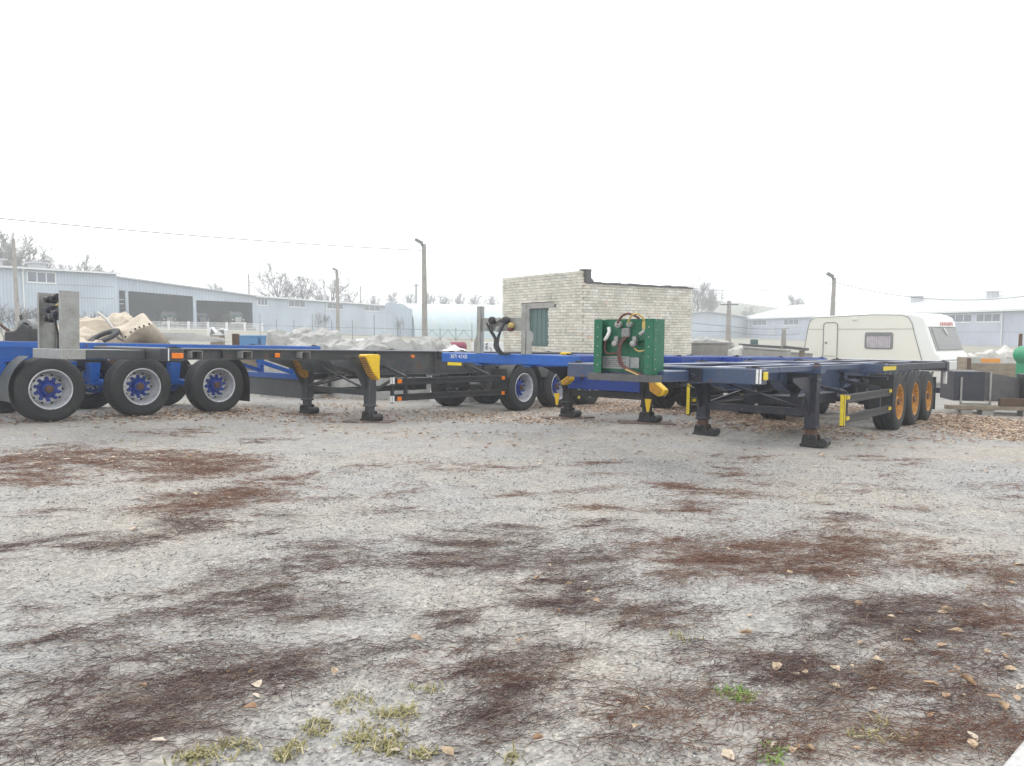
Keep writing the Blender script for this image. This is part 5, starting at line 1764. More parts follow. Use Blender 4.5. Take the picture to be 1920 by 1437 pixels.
# ------------------------------------------------------------------ heaps, stacks and scrap behind the trailers
def heap(name, label, cat, px, ptop, Y, wpx, dep, m, seed, fold=.10, sharp=1.0, flatk=2.2, parent=None):
    """crumpled sheet thrown over scrap: a folded mound standing on the ground"""
    tp = at(px, ptop, Y)
    rx = wpx * 1.25 / 2 / F * Y
    zb = g(tp.x, tp.y) - .05
    H = tp.z - zb
    flatk = max(flatk, 3.0)
    n, k_ = 72, 34
    V_, F_ = [], []
    sd = Vector((seed * 3.7, seed * 1.9, seed * .77))
    rs_ = random.Random(seed * 13 + 1)
    np_ = max(3, int(rx * 5))
    poles = [((rs_.uniform(-.8, .8) + (k / (np_ - 1) * 1.6 - .8) * 2) / 3 * 1.05, rs_.uniform(-.55, .35), rs_.uniform(.72, .96), rs_.uniform(.25, .55)) for k in range(np_)]
    poles[seed % np_] = (poles[seed % np_][0], -.1, 1.12, .5)
    ridg = [(rs_.uniform(-1, 1), rs_.uniform(-1, 1), rs_.uniform(0, math.pi), rs_.uniform(.03, .07)) for k in range(int(10 + rx * 8))]
    for j in range(k_ + 1):
        for i in range(n + 1):
            u, v = i / n * 2 - 1, j / k_ * 2 - 1
            rr_ = min(1, (abs(u) ** flatk + abs(v) ** flatk) ** (1 / flatk))
            h = min(1, max(0, 1 - rr_) * 5.0) ** .6
            X_, Y_ = u * rx, v * dep
            z = 0.0
            for (pu, pv_, ph, pl) in poles:                       # cloth hung over hidden props
                d_ = math.hypot(X_ - pu * rx, (Y_ - pv_ * dep) * .8) / (pl * 1.5)
                if d_ < 1:
                    z = max(z, (ph - .45) * 1.6 * (1 - d_) ** 1.1)
            q = Vector((X_, Y_, 0)) * 1.2 + sd
            f2 = 1 - 2 * abs(mnoise.noise(Vector((q.x * 2.0 + q.y * 1.2, q.y * 1.1 - q.x * .5, 4))))
            f3 = mnoise.noise(Vector((q.x * 4.0 - q.y * 3.0, q.y * 2.5, 8)))
            cr = 0
            for (ru, rv, ra_, rw) in ridg:                        # sharp creases
                dx_, dy_ = X_ - ru * rx, Y_ - rv * dep
                al = dx_ * math.cos(ra_) + dy_ * math.sin(ra_)
                ac = -dx_ * math.sin(ra_) + dy_ * math.cos(ra_)
                if abs(al) < .35:
                    cr = max(cr, (1 - abs(al) / .35) * max(0, 1 - abs(ac) / (rw * 1.6)))
            z = h * (H - .36 + .34 * z) + fold * h * (.7 * f2 + .5 * f3 + .7 * cr)
            V_.append((u * rx * (1 + .04 * f2), v * dep * (1 + .04 * f3), max(0, z)))
    mx_ = max(p[2] for p in V_)
    V_ = [(x, y, z * H / mx_) for x, y, z in V_]
    for j in range(k_):
        for i in range(n):
            q = j * (n + 1) + i
            F_.append((q, q + 1, q + n + 2, q + n + 1))
    me_ = bpy.data.meshes.new(name)
    me_.from_pydata(V_, [], F_)
    me_.materials.append(m)
    me_.polygons.foreach_set('use_smooth', [True] * len(me_.polygons))
    me_.set_sharp_from_angle(angle=R(28))
    o = link(name, me_, None, (tp.x, tp.y, zb))
    tag(o, label, cat)
    return o


heap('canvas_heap', 'crumpled beige canvas heap behind the galvanised headboard posts', 'canvas', 120, 600, 19.5, 120, .8, M_beige, 1, .12)
heap('canvas_heap', 'large beige canvas heap with a reddish stain behind the headboard', 'canvas', 192, 584, 20.5, 130, .9, M_beige, 4, .14)
heap('canvas_heap', 'low beige canvas fold lying on the left of the leaning tyre', 'canvas', 160, 626, 18.2, 60, .5, M_beige, 6, .06)
# stiff panel with eyelets leaning on the heap
sp = at(250, 640, 19)
gs = g(sp.x, sp.y)
e = empty('canvas_sheet', (sp.x, sp.y, gs))
tag(e, 'stiff beige canvas sheet with black eyelets tilted over the heap', 'canvas')
A0, A1, A2, A3 = [at(px, py, Y) - Vector((sp.x, sp.y, gs)) for (px, py, Y) in ((232, 640, 18.6), (288, 603, 18.6), (262, 591, 19.3), (205, 622, 19.3))]
cvs, fs = [], []
nn, nk = 12, 8
for i in range(nn + 1):
    for j in range(nk + 1):
        u, v = i / nn, j / nk
        p = (A0.lerp(A1, u)).lerp(A3.lerp(A2, u), v)
        p.z += .05 * math.sin(u * 5 + v * 2) + .03 * math.sin(v * 7 + u * 3) + .07 * math.sin(v * math.pi)
        p.y += .05 * math.sin(u * 6)
        cvs.append(p)
for i in range(nn):
    for j in range(nk):
        q = i * (nk + 1) + j
        fs.append((q, q + nk + 1, q + nk + 2, q + 1))
k0 = len(cvs)                                           # the far flap hanging down from the ridge
for i in range(nn + 1):
    p = Vector(cvs[i * (nk + 1)])
    cvs.append(p + Vector((.10 + .22 * i / nn, .25, -.30 - .25 * i / nn)))
for i in range(nn):
    fs.append((i * (nk + 1), k0 + i, k0 + i + 1, (i + 1) * (nk + 1)))
pm = MB()
pm.add(cvs, fs)
o = pm.build('sheet', M_beige, e, smooth=60)
sm = o.modifiers.new('thick', 'SOLIDIFY')
sm.thickness = .02
for i in (1, 3, 5, 7, 9, 11):
    p = Vector(cvs[i * (nk + 1)]).lerp(Vector(cvs[i * (nk + 1) + 1]), .35) + Vector((0, -.03, .01))
    MB().lathe([(0, .026), (-.012, .024), (-.013, 0)], 10, p, 'Y').build('eyelet', M_black, e)
hp = [at(px, py, 19.2) - Vector((sp.x, sp.y, gs)) for (px, py) in ((183, 586), (198, 598), (212, 616), (220, 632), (234, 640))]
MB().tube(spline(hp), .035, 6).build('hem', M_alu, e, smooth=60)
MB().bar((.0, .5, A0.z - .02), (.0, .5, 0), .08, .08).build('prop', M_wood, e)
MB().bar((.3, .6, A0.z + .1), (.3, .6, 0), .08, .08).build('prop', M_wood, e)


def upright_tyre(name, label, px, py, Y, rz, tilt, r=.5, group=None):
    p = at(px, py, Y)
    o = MB().lathe([(-.11, .56), (-.13, .75), (-.11, .93), (-.08, 1.0), (.08, 1.0), (.11, .93), (.13, .75), (.11, .56), (.05, .54), (-.05, .54)], 30, (0, 0, 0), 'X', True).build(name, M_rubber, smooth=45)
    o.location = p
    o.scale = (r, r, r)
    o.rotation_euler = (0, tilt, rz)
    tag(o, label, 'tyre', group)
    return o


upright_tyre('tyre_casing', 'worn tyre lying tilted on the beige canvas heap', 195, 632, 18.6, R(60), R(62), .40)
o = MB().bb(-1.1, 1.1, -.4, .5, 0, at(195, 645, 18.7).z - g(-10.2, 18.7)).build('timber_bin', M_dwood, bevel=.02, loc=(at(195, 640, 18.8).x, 18.9, g(-10.2, 18.7)))
tag(o, 'dark timber bin under the scrap tyre behind the blue trailer', 'bin')

# black scrap at the far left
sp = at(45, 622, 16.5)
e = empty('scrap_machine', (sp.x, sp.y, g(sp.x, sp.y)))
tag(e, 'black scrap machine part with a lever left of the headboard', 'scrap')
hz = sp.z - e.location.z
MB().prism([(-.30, 0), (.30, 0), (.28, hz + .1), (.10, hz + .19), (-.05, hz + .02), (-.28, hz)], .5, (0, -.25, 0)).build('housing', M_black, e, bevel=.04)
MB().tube([(0, 0, hz), (-.06, 0, hz + .36)], .03, 6).build('lever', M_black, e)
MB().tube([(-.25, -.1, hz), (-.45, -.2, hz + .20)], .03, 6).build('lever', M_rust, e)
MB().tube([(-.62, -.1, 0), (-.66, -.1, hz + .12)], .03, 6).build('lever', M_rust, e)
MB().lathe([(-.1, .1), (-.1, .17), (.1, .17), (.1, .1)], 14, (.12, -.05, hz + .1), 'Y').build('pulley', M_trim, e, smooth=40)

# aluminium panels stacked on trestles
sp = at(358, 628, 19.5)
e = empty('panel_stack', (sp.x, sp.y, g(sp.x, sp.y)), (0, 0, R(20)))
tag(e, 'stack of long pale aluminium panels behind the blue trailer', 'panels')
hz = sp.z - e.location.z
for k in range(7):
    MB().box((-.1 * k + random.uniform(-.1, .1), .05 * k, hz - .16 + .035 * k), (2.0 - .08 * k, .5, .03), Matrix.Rotation(random.uniform(-.06, .06), 3, 'Z') @ Matrix.Rotation(.02, 3, 'Y')).build('panel', M_alu, e)
for x in (-.7, .7):
    MB().bb(x - .06, x + .06, -.3, .3, 0, hz - .18).build('trestle', M_wood, e)
MB().bb(-1.02, -.90, -.32, -.20, hz - .2, hz + .1).build('end_block', M_uwhite, e)
# two-horned folded sheet
sp = at(405, 622, 24)
e = empty('folded_sheet', (sp.x, sp.y, g(sp.x, sp.y)))
tag(e, 'bent white metal sheet with two dark pointed ends on the panels', 'scrap')
hz = sp.z - e.location.z
MB().prism([(-.30, -.12), (.30, -.12), (.34, .06), (.12, .10), (-.02, -.04), (-.16, .14), (-.30, .05)], .25, (0, 0, hz)).build('sheet', M_uwhite, e)
MB().prism([(-.20, -.10), (-.14, .10), (-.02, -.06)], .02, (0, -.023, hz)).build('fold', M_trim, e)
MB().prism([(.08, .04), (.26, .06), (.26, -.10)], .02, (0, -.023, hz)).build('fold', M_trim, e)
MB().bb(-.2, .2, .02, .2, 0, hz - .12).build('stand', M_wood, e)
sp = at(442, 632, 22)
o = MB().bb(-.08, .08, -.08, .08, 0, at(442, 626, 22).z - g(sp.x, sp.y)).build('timber_post', M_dwood, loc=(sp.x, sp.y, g(sp.x, sp.y)))
tag(o, 'short brown timber post end left of the blue tubs', 'post')


def tub(label, px, ptop, pbot, Y, wpx, m=M_ltblue):
    a, b2 = at(px, ptop, Y), at(px, pbot, Y)
    h = a.z - g(a.x, a.y)
    hw = wpx / 2 / F * Y
    e = empty('plastic_tub', (a.x, a.y, g(a.x, a.y)))
    tag(e, label, 'tub', 'blue tubs behind the trailers')
    t_ = MB()
    for (x0, x1, y0, y1) in ((-hw, hw, -.25, -.22), (-hw, hw, .22, .25), (-hw, -hw + .03, -.22, .22), (hw - .03, hw, -.22, .22)):
        t_.bb(x0, x1, y0, y1, h - .3, h)
    t_.bb(-hw, hw, -.25, .25, h - .33, h - .3)
    t_.bb(-hw - .02, hw + .02, -.27, -.25, h - .05, h)
    t_.build('shell', m, e, bevel=.008)
    MB().bb(-hw * .8, hw * .8, -.2, .2, 0, h - .335).build('pallet', M_wood, e)


tub('longer light blue tub left of the grey tarpaulins', 468, 629, 640, 23, 40)
tub('short light blue tub touching the grey tarpaulins', 507, 629, 642, 23, 26)
heap('tarpaulin_heap', 'peaked grey tarpaulin heap right beside the blue tubs', 'tarpaulin', 545, 612, 22, 76, .8, M_tarp, 11, .13)
heap('tarpaulin_heap', 'high grey tarpaulin heap left of the slim lamp post', 'tarpaulin', 590, 614, 21.5, 90, .8, M_tarp, 14, .12)
heap('tarpaulin_heap', 'low grey tarpaulin in front of the heap beside the tubs', 'tarpaulin', 545, 637, 19.5, 90, .5, M_tarp, 17, .07)
heap('tarpaulin_heap', 'flat grey tarpaulin in the middle of the row of heaps', 'tarpaulin', 648, 627, 21, 120, .8, M_tarp, 19, .11)
heap('tarpaulin_heap', 'low grey tarpaulin folds left of the large peaked one', 'tarpaulin', 703, 636, 20, 120, .6, M_tarp, 23, .10)
heap('tarpaulin_heap', 'large peaked grey tarpaulin left of the blue front beam', 'tarpaulin', 752, 626, 20.5, 120, .9, M_tarp, 26, .15)
heap('tarpaulin_heap', 'grey tarpaulin corner sloping down to the blue front beam', 'tarpaulin', 804, 630, 21.5, 84, .7, M_tarp, 29, .09)
heap('tarpaulin_heap', 'white sheeting heap just left of the slim headboard', 'tarpaulin', 850, 646, 19.5, 70, .6, mat('white_sheeting', (.66, .66, .66), (.45, .45, .45), .5, 2, .6), 31, .07)
sp = at(690, 636, 25)
o = MB().prism([(-.5, 0), (.5, 0), (.5, at(690, 634, 25).z - g(sp.x, sp.y)), (-.45, at(690, 636, 25).z - g(sp.x, sp.y))], .8, (0, 0, 0)).build('white_tank', M_uwhite, bevel=.05, loc=(sp.x, sp.y, g(sp.x, sp.y)))
tag(o, 'white tank end showing between grey tarpaulin heaps', 'tank')
# wine red tank
sp = at(845, 641, 23)
e = empty('red_tank', (sp.x, sp.y, g(sp.x, sp.y)))
tag(e, 'wine red tank lying behind the white sheeting', 'tank')
hz = sp.z - e.location.z
MB().lathe([(-.50, 0), (-.48, .10), (-.42, .16), (.42, .16), (.48, .10), (.50, 0)], 18, (0, 0, hz - .16), 'X').build('shell', M_wine, e, smooth=40)
for x in (-.3, .3):
    MB().bb(x - .05, x + .05, -.15, .15, 0, hz - .3).build('cradle', M_dwood, e)
# white board with a painted sign behind the slim headboard
sp = at(918, 642, 22.5)
e = empty('white_board', (sp.x, sp.y, g(sp.x, sp.y)), (0, 0, R(4)))
tag(e, 'white board with dark brush marks behind the slim headboard', 'board')
hz = sp.z - e.location.z
MB().bb(-.55, .42, 0, .05, .2, hz).build('panel', M_uwhite, e, bevel=.01)
for x in (-.5, .38):
    MB().bb(x - .04, x + .04, .05, .12, 0, hz).build('leg', M_wood, e)
mk = MB()
mk.tube(spline([(-.13, -.005, hz - .06), (-.06, -.005, hz - .03), (-.10, -.005, hz - .10)]), .014, 5)
mk.tube(spline([(-.15, -.005, hz - .15), (-.06, -.005, hz - .13), (-.12, -.005, hz - .20), (-.05, -.005, hz - .20)]), .014, 5)
mk.tube(spline([(-.02, -.005, hz - .17), (.04, -.005, hz - .18), (.05, -.005, hz - .25), (.02, -.005, hz - .27)]), .012, 5)
mk.build('brush_mark', M_fence, e)

# precast concrete right of the hut
def slab(label, pxa, pxb, pya, pyb, Ya, Yb, m=M_concrete):
    a, b2 = at(pxa, pya, Ya), at(pxb, pyb, Yb)
    ln = Vector((b2.x - a.x, b2.y - a.y)).length
    zb = min(g(a.x, a.y), g(b2.x, b2.y)) - .05
    e = empty('concrete_slab', (a.x, a.y, zb), (0, 0, math.atan2(b2.y - a.y, b2.x - a.x)))
    tag(e, label, 'slab')
    MB().prism([(0, 0), (ln, 0), (ln, b2.z - zb), (0, a.z - zb)], .5, (0, 0, 0)).build('panel', m, e, bevel=.02)
    MB().prism([(0, a.z - zb + .001), (ln, b2.z - zb + .001), (ln, b2.z - zb + .05), (0, a.z - zb + .05)], .56, (0, -.03, 0)).build('coping', m, e)
    return e


slab('upright concrete slab touching the brick hut', 1286, 1366, 645, 645, 31, 30)
slab('long concrete slab with dark capping toward the caravan', 1393, 1475, 653, 659, 29, 28)
slab('short concrete slab end hidden behind the caravan', 1480, 1524, 662, 665, 31, 31)
sp = at(1440, 648, 30)
for (px0, px1, y0_, lab) in ((1390, 1470, 647, 'dark timber beam lying on the long concrete slab'), (1475, 1520, 651, 'dark timber beam beside the caravan')):
    a, b2 = at(px0, y0_, 29.6), at(px1, y0_ + 5, 29)
    e = empty('timber_beam', (a.x, a.y, 0))
    tag(e, lab, 'beam')
    MB().bar((0, .3, a.z), (b2.x - a.x, b2.y - a.y + .3, b2.z), .3, .10).build('beam', M_felt, e)
    for q in (.1, .9):
        p = a.lerp(b2, q)
        MB().bb(p.x - a.x - .08, p.x - a.x + .08, p.y - a.y + .56, p.y - a.y + .72, g(p.x, p.y), p.z - .06).build('trestle', M_wood, e)
sp = at(1424, 643, 29.5)
o = MB().bb(-.13, .13, -.1, .1, g(sp.x, sp.y), at(1424, 637, 29.5).z).build('dark_box', M_teal, loc=(sp.x, sp.y + .65, 0), bevel=.01)
tag(o, 'small dark box standing on the timber beam by the slab', 'box')
heap('wrapped_bundle', 'pale wrapped bundle lying on the slab beside the brick hut', 'bundle', 1335, 629, 33, 76, .6, M_tarp, 41, .05, 1, 4)
heap('wrapped_bundle', 'white rubble bag between the two concrete slabs', 'bundle', 1382, 647, 29.5, 28, .5, mat('white_rag', (.6, .59, .57), (.35, .33, .3), .6, 4, .8), 43, .1)

# crates, frame boxes and machine at the right edge
sp = at(1865, 672, 22)
e = empty('timber_crate', (sp.x, sp.y, g(sp.x, sp.y)), (0, 0, R(-14)))
tag(e, 'weathered timber crate with an orange plate on its side', 'crate')
hz = sp.z - e.location.z
for k in range(7):
    z = hz - .16 * k
    for yy in (0.0, 1.0):
        MB().bb(-.66, .66, yy - .02, yy + .02, z - .15, z - (.0 if k else 0)).build('plank', M_wood if k % 3 else M_alu if k == 0 else M_wood, e)
for x in (-.68, .68):
    for k in range(7):
        MB().bb(x - .02, x + .02, .02, .98, hz - .16 * k - .15, hz - .16 * k).build('plank', M_wood, e)
    MB().bb(x - .05, x + .05, -.05, -.021, .0, hz).build('batten', M_dwood, e)
MB().bb(-.36, .14, -.035, -.021, hz - .13, hz - .01).build('orange_plate', M_orange, e)
MB().bb(-.64, .64, .03, .97, .05, .1).build('bottom', M_wood, e)
heap('rag_heap', 'pale crumpled sheeting spilling over the timber crate', 'sheeting', 1862, 647, 23.3, 76, .6, mat('pale_sheeting', (.62, .61, .58), (.33, .31, .28), .8, 4, .6), 47, .13)
sp = at(1886, 652, 26)
o = heap('rag_heap', 'grey folded tarpaulin behind the crate with orange plate', 'sheeting', 1888, 656, 24.5, 40, .5, mat('dark_tarp', (.18, .18, .22), (.26, .25, .27), .6, 3, .6), 49, .06)
# dark steel trough and frame on timber bearers
sp = onground(1800, 775)
e = empty('steel_trough', (sp.x, sp.y, g(sp.x, sp.y) + .0), (0, 0, R(-12)))
tag(e, 'dark steel trough with square frame opening right of the ochre wheels', 'trough')
hz = at(1800, 697, sp.y).z - e.location.z
MB().prism([(-.16, .30), (.5, .30), (.5, hz), (-.16, hz)], .9, (0, 0, 0)).build('end_plate', M_navy, e)
fr_ = MB().bb(-.02, .02, -.03, 0, .22, .86)
fr_.bb(.60, .64, -.03, 0, .22, hz)
fr_.bb(-.02, .64, -.03, 0, .20, .25)
fr_.build('frame', M_galv, e)
MB().prism([(.5, .32), (1.9, .32), (1.9, hz - .35), (1.6, hz - .22), (.5, hz + .0)], .9, (0, .04, 0)).build('trough_side', M_felt, e)
MB().prism([(1.25, .28), (3.2, .28), (3.2, .95), (1.25, .95)], .5, (0, -.28, 0)).build('black_box', M_black, e, bevel=.01)
MB().bb(1.23, 1.25, -.3, -.28, .28, .97).build('edge_strip', M_galv, e)
MB().bb(-.4, 3.4, -.35, -.15, .12, .22).build('bearer', M_wood, e, bevel=.01)
MB().bb(.7, 3.4, -.36, -.25, .22, .40).build('bearer', M_dwood, e, bevel=.01)
for x in (-.1, .35, 1.2, 2.1, 2.9):
    MB().bb(x, x + .26, -.33, .0, -.03, .12).build('block', M_concrete, e, bevel=.01)
for k in range(4):
    MB().tube([(2.0, .2, 1.02 + .09 * k), (3.0, .2, 1.02 + .09 * k)], .04, 8).build('pipe', M_alu, e, smooth=50)
MB().bb(2.55, 3.3, -.1, .5, .96, 1.25).build('rusty_block', M_rust, e, bevel=.03)
MB().bb(2.42, 2.54, -.1, .5, .96, 1.15).build('rusty_block', M_navy, e, bevel=.03)
# green machine
sp = at(1924, 672, 20)
e = empty('green_machine', (sp.x, sp.y, g(sp.x, sp.y)))
tag(e, 'bright green machine casing cut by the photo edge', 'machine')
hz = at(1916, 652, 20).z - e.location.z
MB().lathe([(-.3, 0), (-.3, .14), (-.25, .22), (.3, .24), (.4, .16), (.4, 0)], 18, (.08, 0, hz - .2), 'Y').build('drum', M_mgreen, e, smooth=35)
MB().lathe([(-.25, 0), (-.25, .13), (.3, .15), (.3, 0)], 16, (.12, 0, hz - .50), 'Y').build('motor', M_mgreen, e, smooth=35)
MB().bb(-.02, .5, -.1, .4, .5, hz - .1).build('casing', M_mgreen, e, bevel=.05)
for x in (0, .4):
    MB().bb(x, x + .08, 0, .1, 0, .52).build('leg', M_dwood, e)

# ------------------------------------------------------------------ litter on the ground
def lay(x, y):
    return gz(x, y) + 0.012 * np.sin(x * 2.1 + 1.3 * np.sin(y * 1.7)) * np.sin(y * 2.6 + x * .7) * np.exp(-((y - 7) / 9) ** 2)


def stalks(name, kind, mat_, label, per):
    """thin dry stalks, each a bent three-sided tube"""
    P0, DR, LN, RD = [], [], [], []
    for (cx, cy_, ra, rb, k, den) in PT:
        if k != kind:
            continue
        far_ = max(1.0, math.hypot(cx, cy_) / 4.5)
        n = int(per * den * math.pi * ra * rb / far_ ** .75)
        # feathery drifts: stalks combed along each clump's own line
        nc = max(5, int(n / 38))
        ca = rng.uniform(0, 2 * np.pi, nc)
        cr = rng.uniform(0, 1.0, nc) ** .62 * (1 + .16 * rng.normal(0, 1, nc))
        ccx, ccy = cx + ra * cr * np.cos(ca), cy_ + rb * cr * np.sin(ca)
        cdir = rng.normal(.30, .38, nc)
        csz = rng.gamma(3.0, .33, nc)
        pw = csz / csz.sum()
        w_ = rng.choice(nc, n, p=pw)
        al = rng.normal(0, 1, n) * (.09 + .07 * min(1.2, ra)) * csz[w_] ** .5
        ac = rng.normal(0, 1, n) * (.020 + .035 * min(1.0, rb)) * csz[w_] ** .5
        wide_ = rng.uniform(0, 1, n) < .13                     # loose stalks between the drifts
        al = np.where(wide_, rng.normal(0, .55, n) * ra, al)
        ac = np.where(wide_, rng.normal(0, .55, n) * rb, ac)
        x = ccx[w_] + al * np.cos(cdir[w_]) - ac * np.sin(cdir[w_])
        y = ccy[w_] + al * np.sin(cdir[w_]) + ac * np.cos(cdir[w_])
        ang = np.where(rng.uniform(0, 1, n) < .78, cdir[w_] + rng.normal(0, .38, n) + np.pi * rng.integers(0, 2, n), rng.uniform(0, 2 * np.pi, n))
        P0.append(np.stack([x, y], 1))
        DR.append(ang)
        LN.append(rng.gamma(2.6, .024, n) + .02)
        RD.append(np.full(n, .00070 * far_ ** .66 + .00025))
    P0, A_, L_, R_ = np.concatenate(P0), np.concatenate(DR), np.concatenate(LN), np.concatenate(RD)
    n = len(A_)
    bend = rng.normal(0, .8, n)
    lift = rng.uniform(.0, .016, n) + (rng.uniform(0, 1, n) < .10) * rng.uniform(0, .035, n)
    ring = []
    for q in (0.0, .5, 1.0):
        an = A_ + bend * (q - .5)
        x = P0[:, 0] + np.cos(an) * L_ * (q - .5)
        y = P0[:, 1] + np.sin(an) * L_ * (q - .5)
        z = lay(x, y) + .003 + lift * (4 * q * (1 - q) * .6 + q * .6)
        ring.append(np.stack([x, y, z], 1))
    side = np.stack([-np.sin(A_), np.cos(A_), np.zeros(n)], 1)
    V_ = np.zeros((n, 9, 3))
    for i, c_ in enumerate(ring):
        rr_ = (R_ * (1.0, 1.0, .5)[i])[:, None]
        V_[:, i * 3] = c_ + side * rr_
        V_[:, i * 3 + 1] = c_ - side * rr_
        V_[:, i * 3 + 2] = c_ + np.array([0, 0, 1.5]) * rr_
    base = (np.arange(n) * 9)[:, None, None]
    fq = np.array([[0, 1, 4, 3], [1, 2, 5, 4], [2, 0, 3, 5], [3, 4, 7, 6], [4, 5, 8, 7], [5, 3, 6, 8]])
    o = link(name, bigmesh(name, V_.reshape(-1, 3), (fq[None] + base).reshape(-1, 4), mat_))
    tag(o, label, 'twigs', kind='stuff')
    return n


PT += [(-3.5, 4.2, 2.6, 1.6, 'd', .05), (0.5, 4.4, 2.4, 1.8, 'd', .05), (3.2, 4.3, 2.2, 1.6, 'd', .07), (-4.5, 7, 3.4, 1.8, 'd', .04), (1, 7.2, 3.6, 1.8, 'b', .04), (5, 7, 2.6, 1.6, 'b', .05), (-1.2, 2.9, 1.6, .7, 'd', .10), (1.2, 2.9, 1.4, .7, 'b', .12)]
n1_ = stalks('dark_stalk_litter', 'd', M_twd, 'dark purplish dry stalks matted in patches over the gravel', 1950)
n2_ = stalks('brown_stalk_litter', 'b', M_twb, 'reddish brown dry stalks matted in patches over the gravel', 2050)


def leaf_outline(k):
    pts = [(-.5, 0), (-.32, .16), (-.10, .27), (.12, .25), (.30, .14), (.5, .0), (.30, -.14), (.12, -.25), (-.10, -.27), (-.32, -.16)]
    return np.array(pts) * (1 + .12 * np.sin(np.arange(10) * (2.3 + k)))[:, None]


def leaves(name, label, X, Y, S):
    n = len(X)
    a = rng.uniform(0, 2 * np.pi, n)
    o6 = np.array([(-.5, 0), (-.12, .27), (.2, .2), (.5, 0), (.2, -.2), (-.12, -.27)])
    zc = np.array([0, .5, .4, .0, .4, .5])
    curl = rng.uniform(-.1, .32, n)
    tl_ = rng.normal(0, .22, (n, 2))
    V_ = np.zeros((n, 6, 3))
    zb_ = lay(X, Y)
    for j in range(6):
        lx, ly = o6[j] * 1.0
        lx, ly = lx * S, ly * S
        wxx = lx * np.cos(a) - ly * np.sin(a)
        wyy = lx * np.sin(a) + ly * np.cos(a)
        V_[:, j, 0] = X + wxx
        V_[:, j, 1] = Y + wyy
        V_[:, j, 2] = zb_ + .005 + rng.uniform(0, .012, n) + np.abs(wxx * tl_[:, 0] + wyy * tl_[:, 1]) + zc[j] * curl * S
    base = (np.arange(n) * 6)[:, None, None]
    fq = np.array([[0, 1, 2, 3], [0, 3, 4, 5]])
    o = link(name, bigmesh(name, V_.reshape(-1, 3), (fq[None] + base).reshape(-1, 4), M_litter))
    tag(o, label, 'leaves', kind='stuff')


LX, LY, LS = [], [], []
for (px, py, rx, ry, den) in DRIFT:
    c = onground(px, py)
    ex = onground(px + rx, py)
    e0, e1 = onground(px, py - ry), onground(px, py + ry)
    ra, rb = (ex - c).length, max(.15, min(2.6, (e0 - e1).length / 2))
    n = int(min(5200, 1.5 * den * math.pi * ra * rb))
    q = np.sqrt(rng.uniform(0, 1, n)) * (1 + .25 * rng.normal(0, 1, n))
    aa = rng.uniform(0, 2 * np.pi, n)
    LX.append(c.x + ra * q * np.cos(aa))
    LY.append(c.y + rb * q * np.sin(aa))
    LS.append(.035 + .065 * rng.uniform(0, 1, n) ** 1.3)
# a thin sprinkle over the whole yard
n = 900
LX.append(rng.uniform(-11, 12, n))
LY.append(rng.uniform(8.5, 22, n))
LS.append(rng.uniform(.05, .09, n))
leaves('leaf_litter', 'drifts of dry brown leaves under and behind the trailers', np.concatenate(LX), np.concatenate(LY), np.concatenate(LS))

# single leaves that can be told apart in front
LEAF = [(779, 1199, 26), (483, 1288, 26), (470, 1333, 24), (268, 1293, 20), (298, 1393, 24), (627, 1263, 22), (428, 1265, 12), (472, 1265, 12), (480, 1308, 18),
        (740, 1413, 22), (838, 1417, 26), (1009, 1392, 22), (1192, 1366, 20), (1365, 1421, 28), (1452, 1405, 22), (1495, 1407, 16), (1210, 1332, 18), (1160, 1322, 12),
        (1566, 1258, 24), (1566, 1292, 22), (1690, 1392, 22), (1705, 1208, 28), (1745, 1287, 26), (1813, 1283, 26), (1775, 1308, 22), (1823, 1400, 32), (1864, 1313, 26),
        (1880, 1333, 26), (1907, 1313, 22), (1745, 1345, 22), (1638, 1342, 20), (1786, 1266, 18), (1896, 1258, 20), (1610, 1136, 24), (1671, 1165, 20), (1688, 1154, 14),
        (1745, 1166, 18), (1768, 1152, 20), (1896, 1098, 20), (1887, 1196, 20), (1852, 1225, 16), (1683, 1004, 12), (1706, 1012, 12), (1480, 1077, 14), (1365, 1031, 10),
        (1590, 1083, 12), (1007, 1088, 16), (1066, 1100, 12), (1097, 1094, 14), (1118, 1130, 16), (1105, 1113, 12), (1049, 1150, 14), (1030, 1062, 12), (975, 1205, 14),
        (372, 948, 8), (130, 861, 9), (32, 867, 9), (90, 868, 9)]
for k in range(30):
    LEAF.append((1300 + 620 * random.random() ** .6, 1040 + 390 * random.random(), random.uniform(10, 26)))
lm = []
for k in range(4):
    o_ = leaf_outline(k)
    bmv = [(p[0], p[1], .28 * abs(p[1]) * (1 + k * .7) + .22 * p[0] * (k - 1.2) * p[0] + .02) for p in o_]
    bmv += [(-.5 - .32, .02 * k, .02), (-.5, .012, .02), (-.5, -.012, .02)]
    mid = [(x, 0, .0 + .02) for x in (-.32, -.1, .12, .30)]
    k0 = len(bmv)
    bmv += mid
    a0, a1, a2, a3 = k0, k0 + 1, k0 + 2, k0 + 3
    fs = [(0, a0, 1), (a0, a1, 2, 1), (a1, a2, 3, 2), (a2, a3, 4, 3), (a3, 5, 4), (0, 9, a0), (9, 8, a1, a0), (8, 7, a2, a1), (7, 6, a3, a2), (6, 5, a3), (10, 12, 11)]
    me_ = bpy.data.meshes.new('fallen_leaf')
    me_.from_pydata(bmv, [], fs)
    lm.append(me_)
mlf, t, b = nodes_of('single_leaf')
oi = N(t, 'ShaderNodeObjectInfo')
tc = N(t, 'ShaderNodeTexCoord')
nz = N(t, 'ShaderNodeTexNoise', Scale=4, Detail=5)
t.links.new(tc.outputs['Object'], nz.inputs['Vector'])
c = ramp(t, oi.outputs['Random'], [(0, (.36, .23, .14)), (.4, (.44, .33, .22)), (.8, (.51, .42, .31)), (1, (.55, .49, .41))])
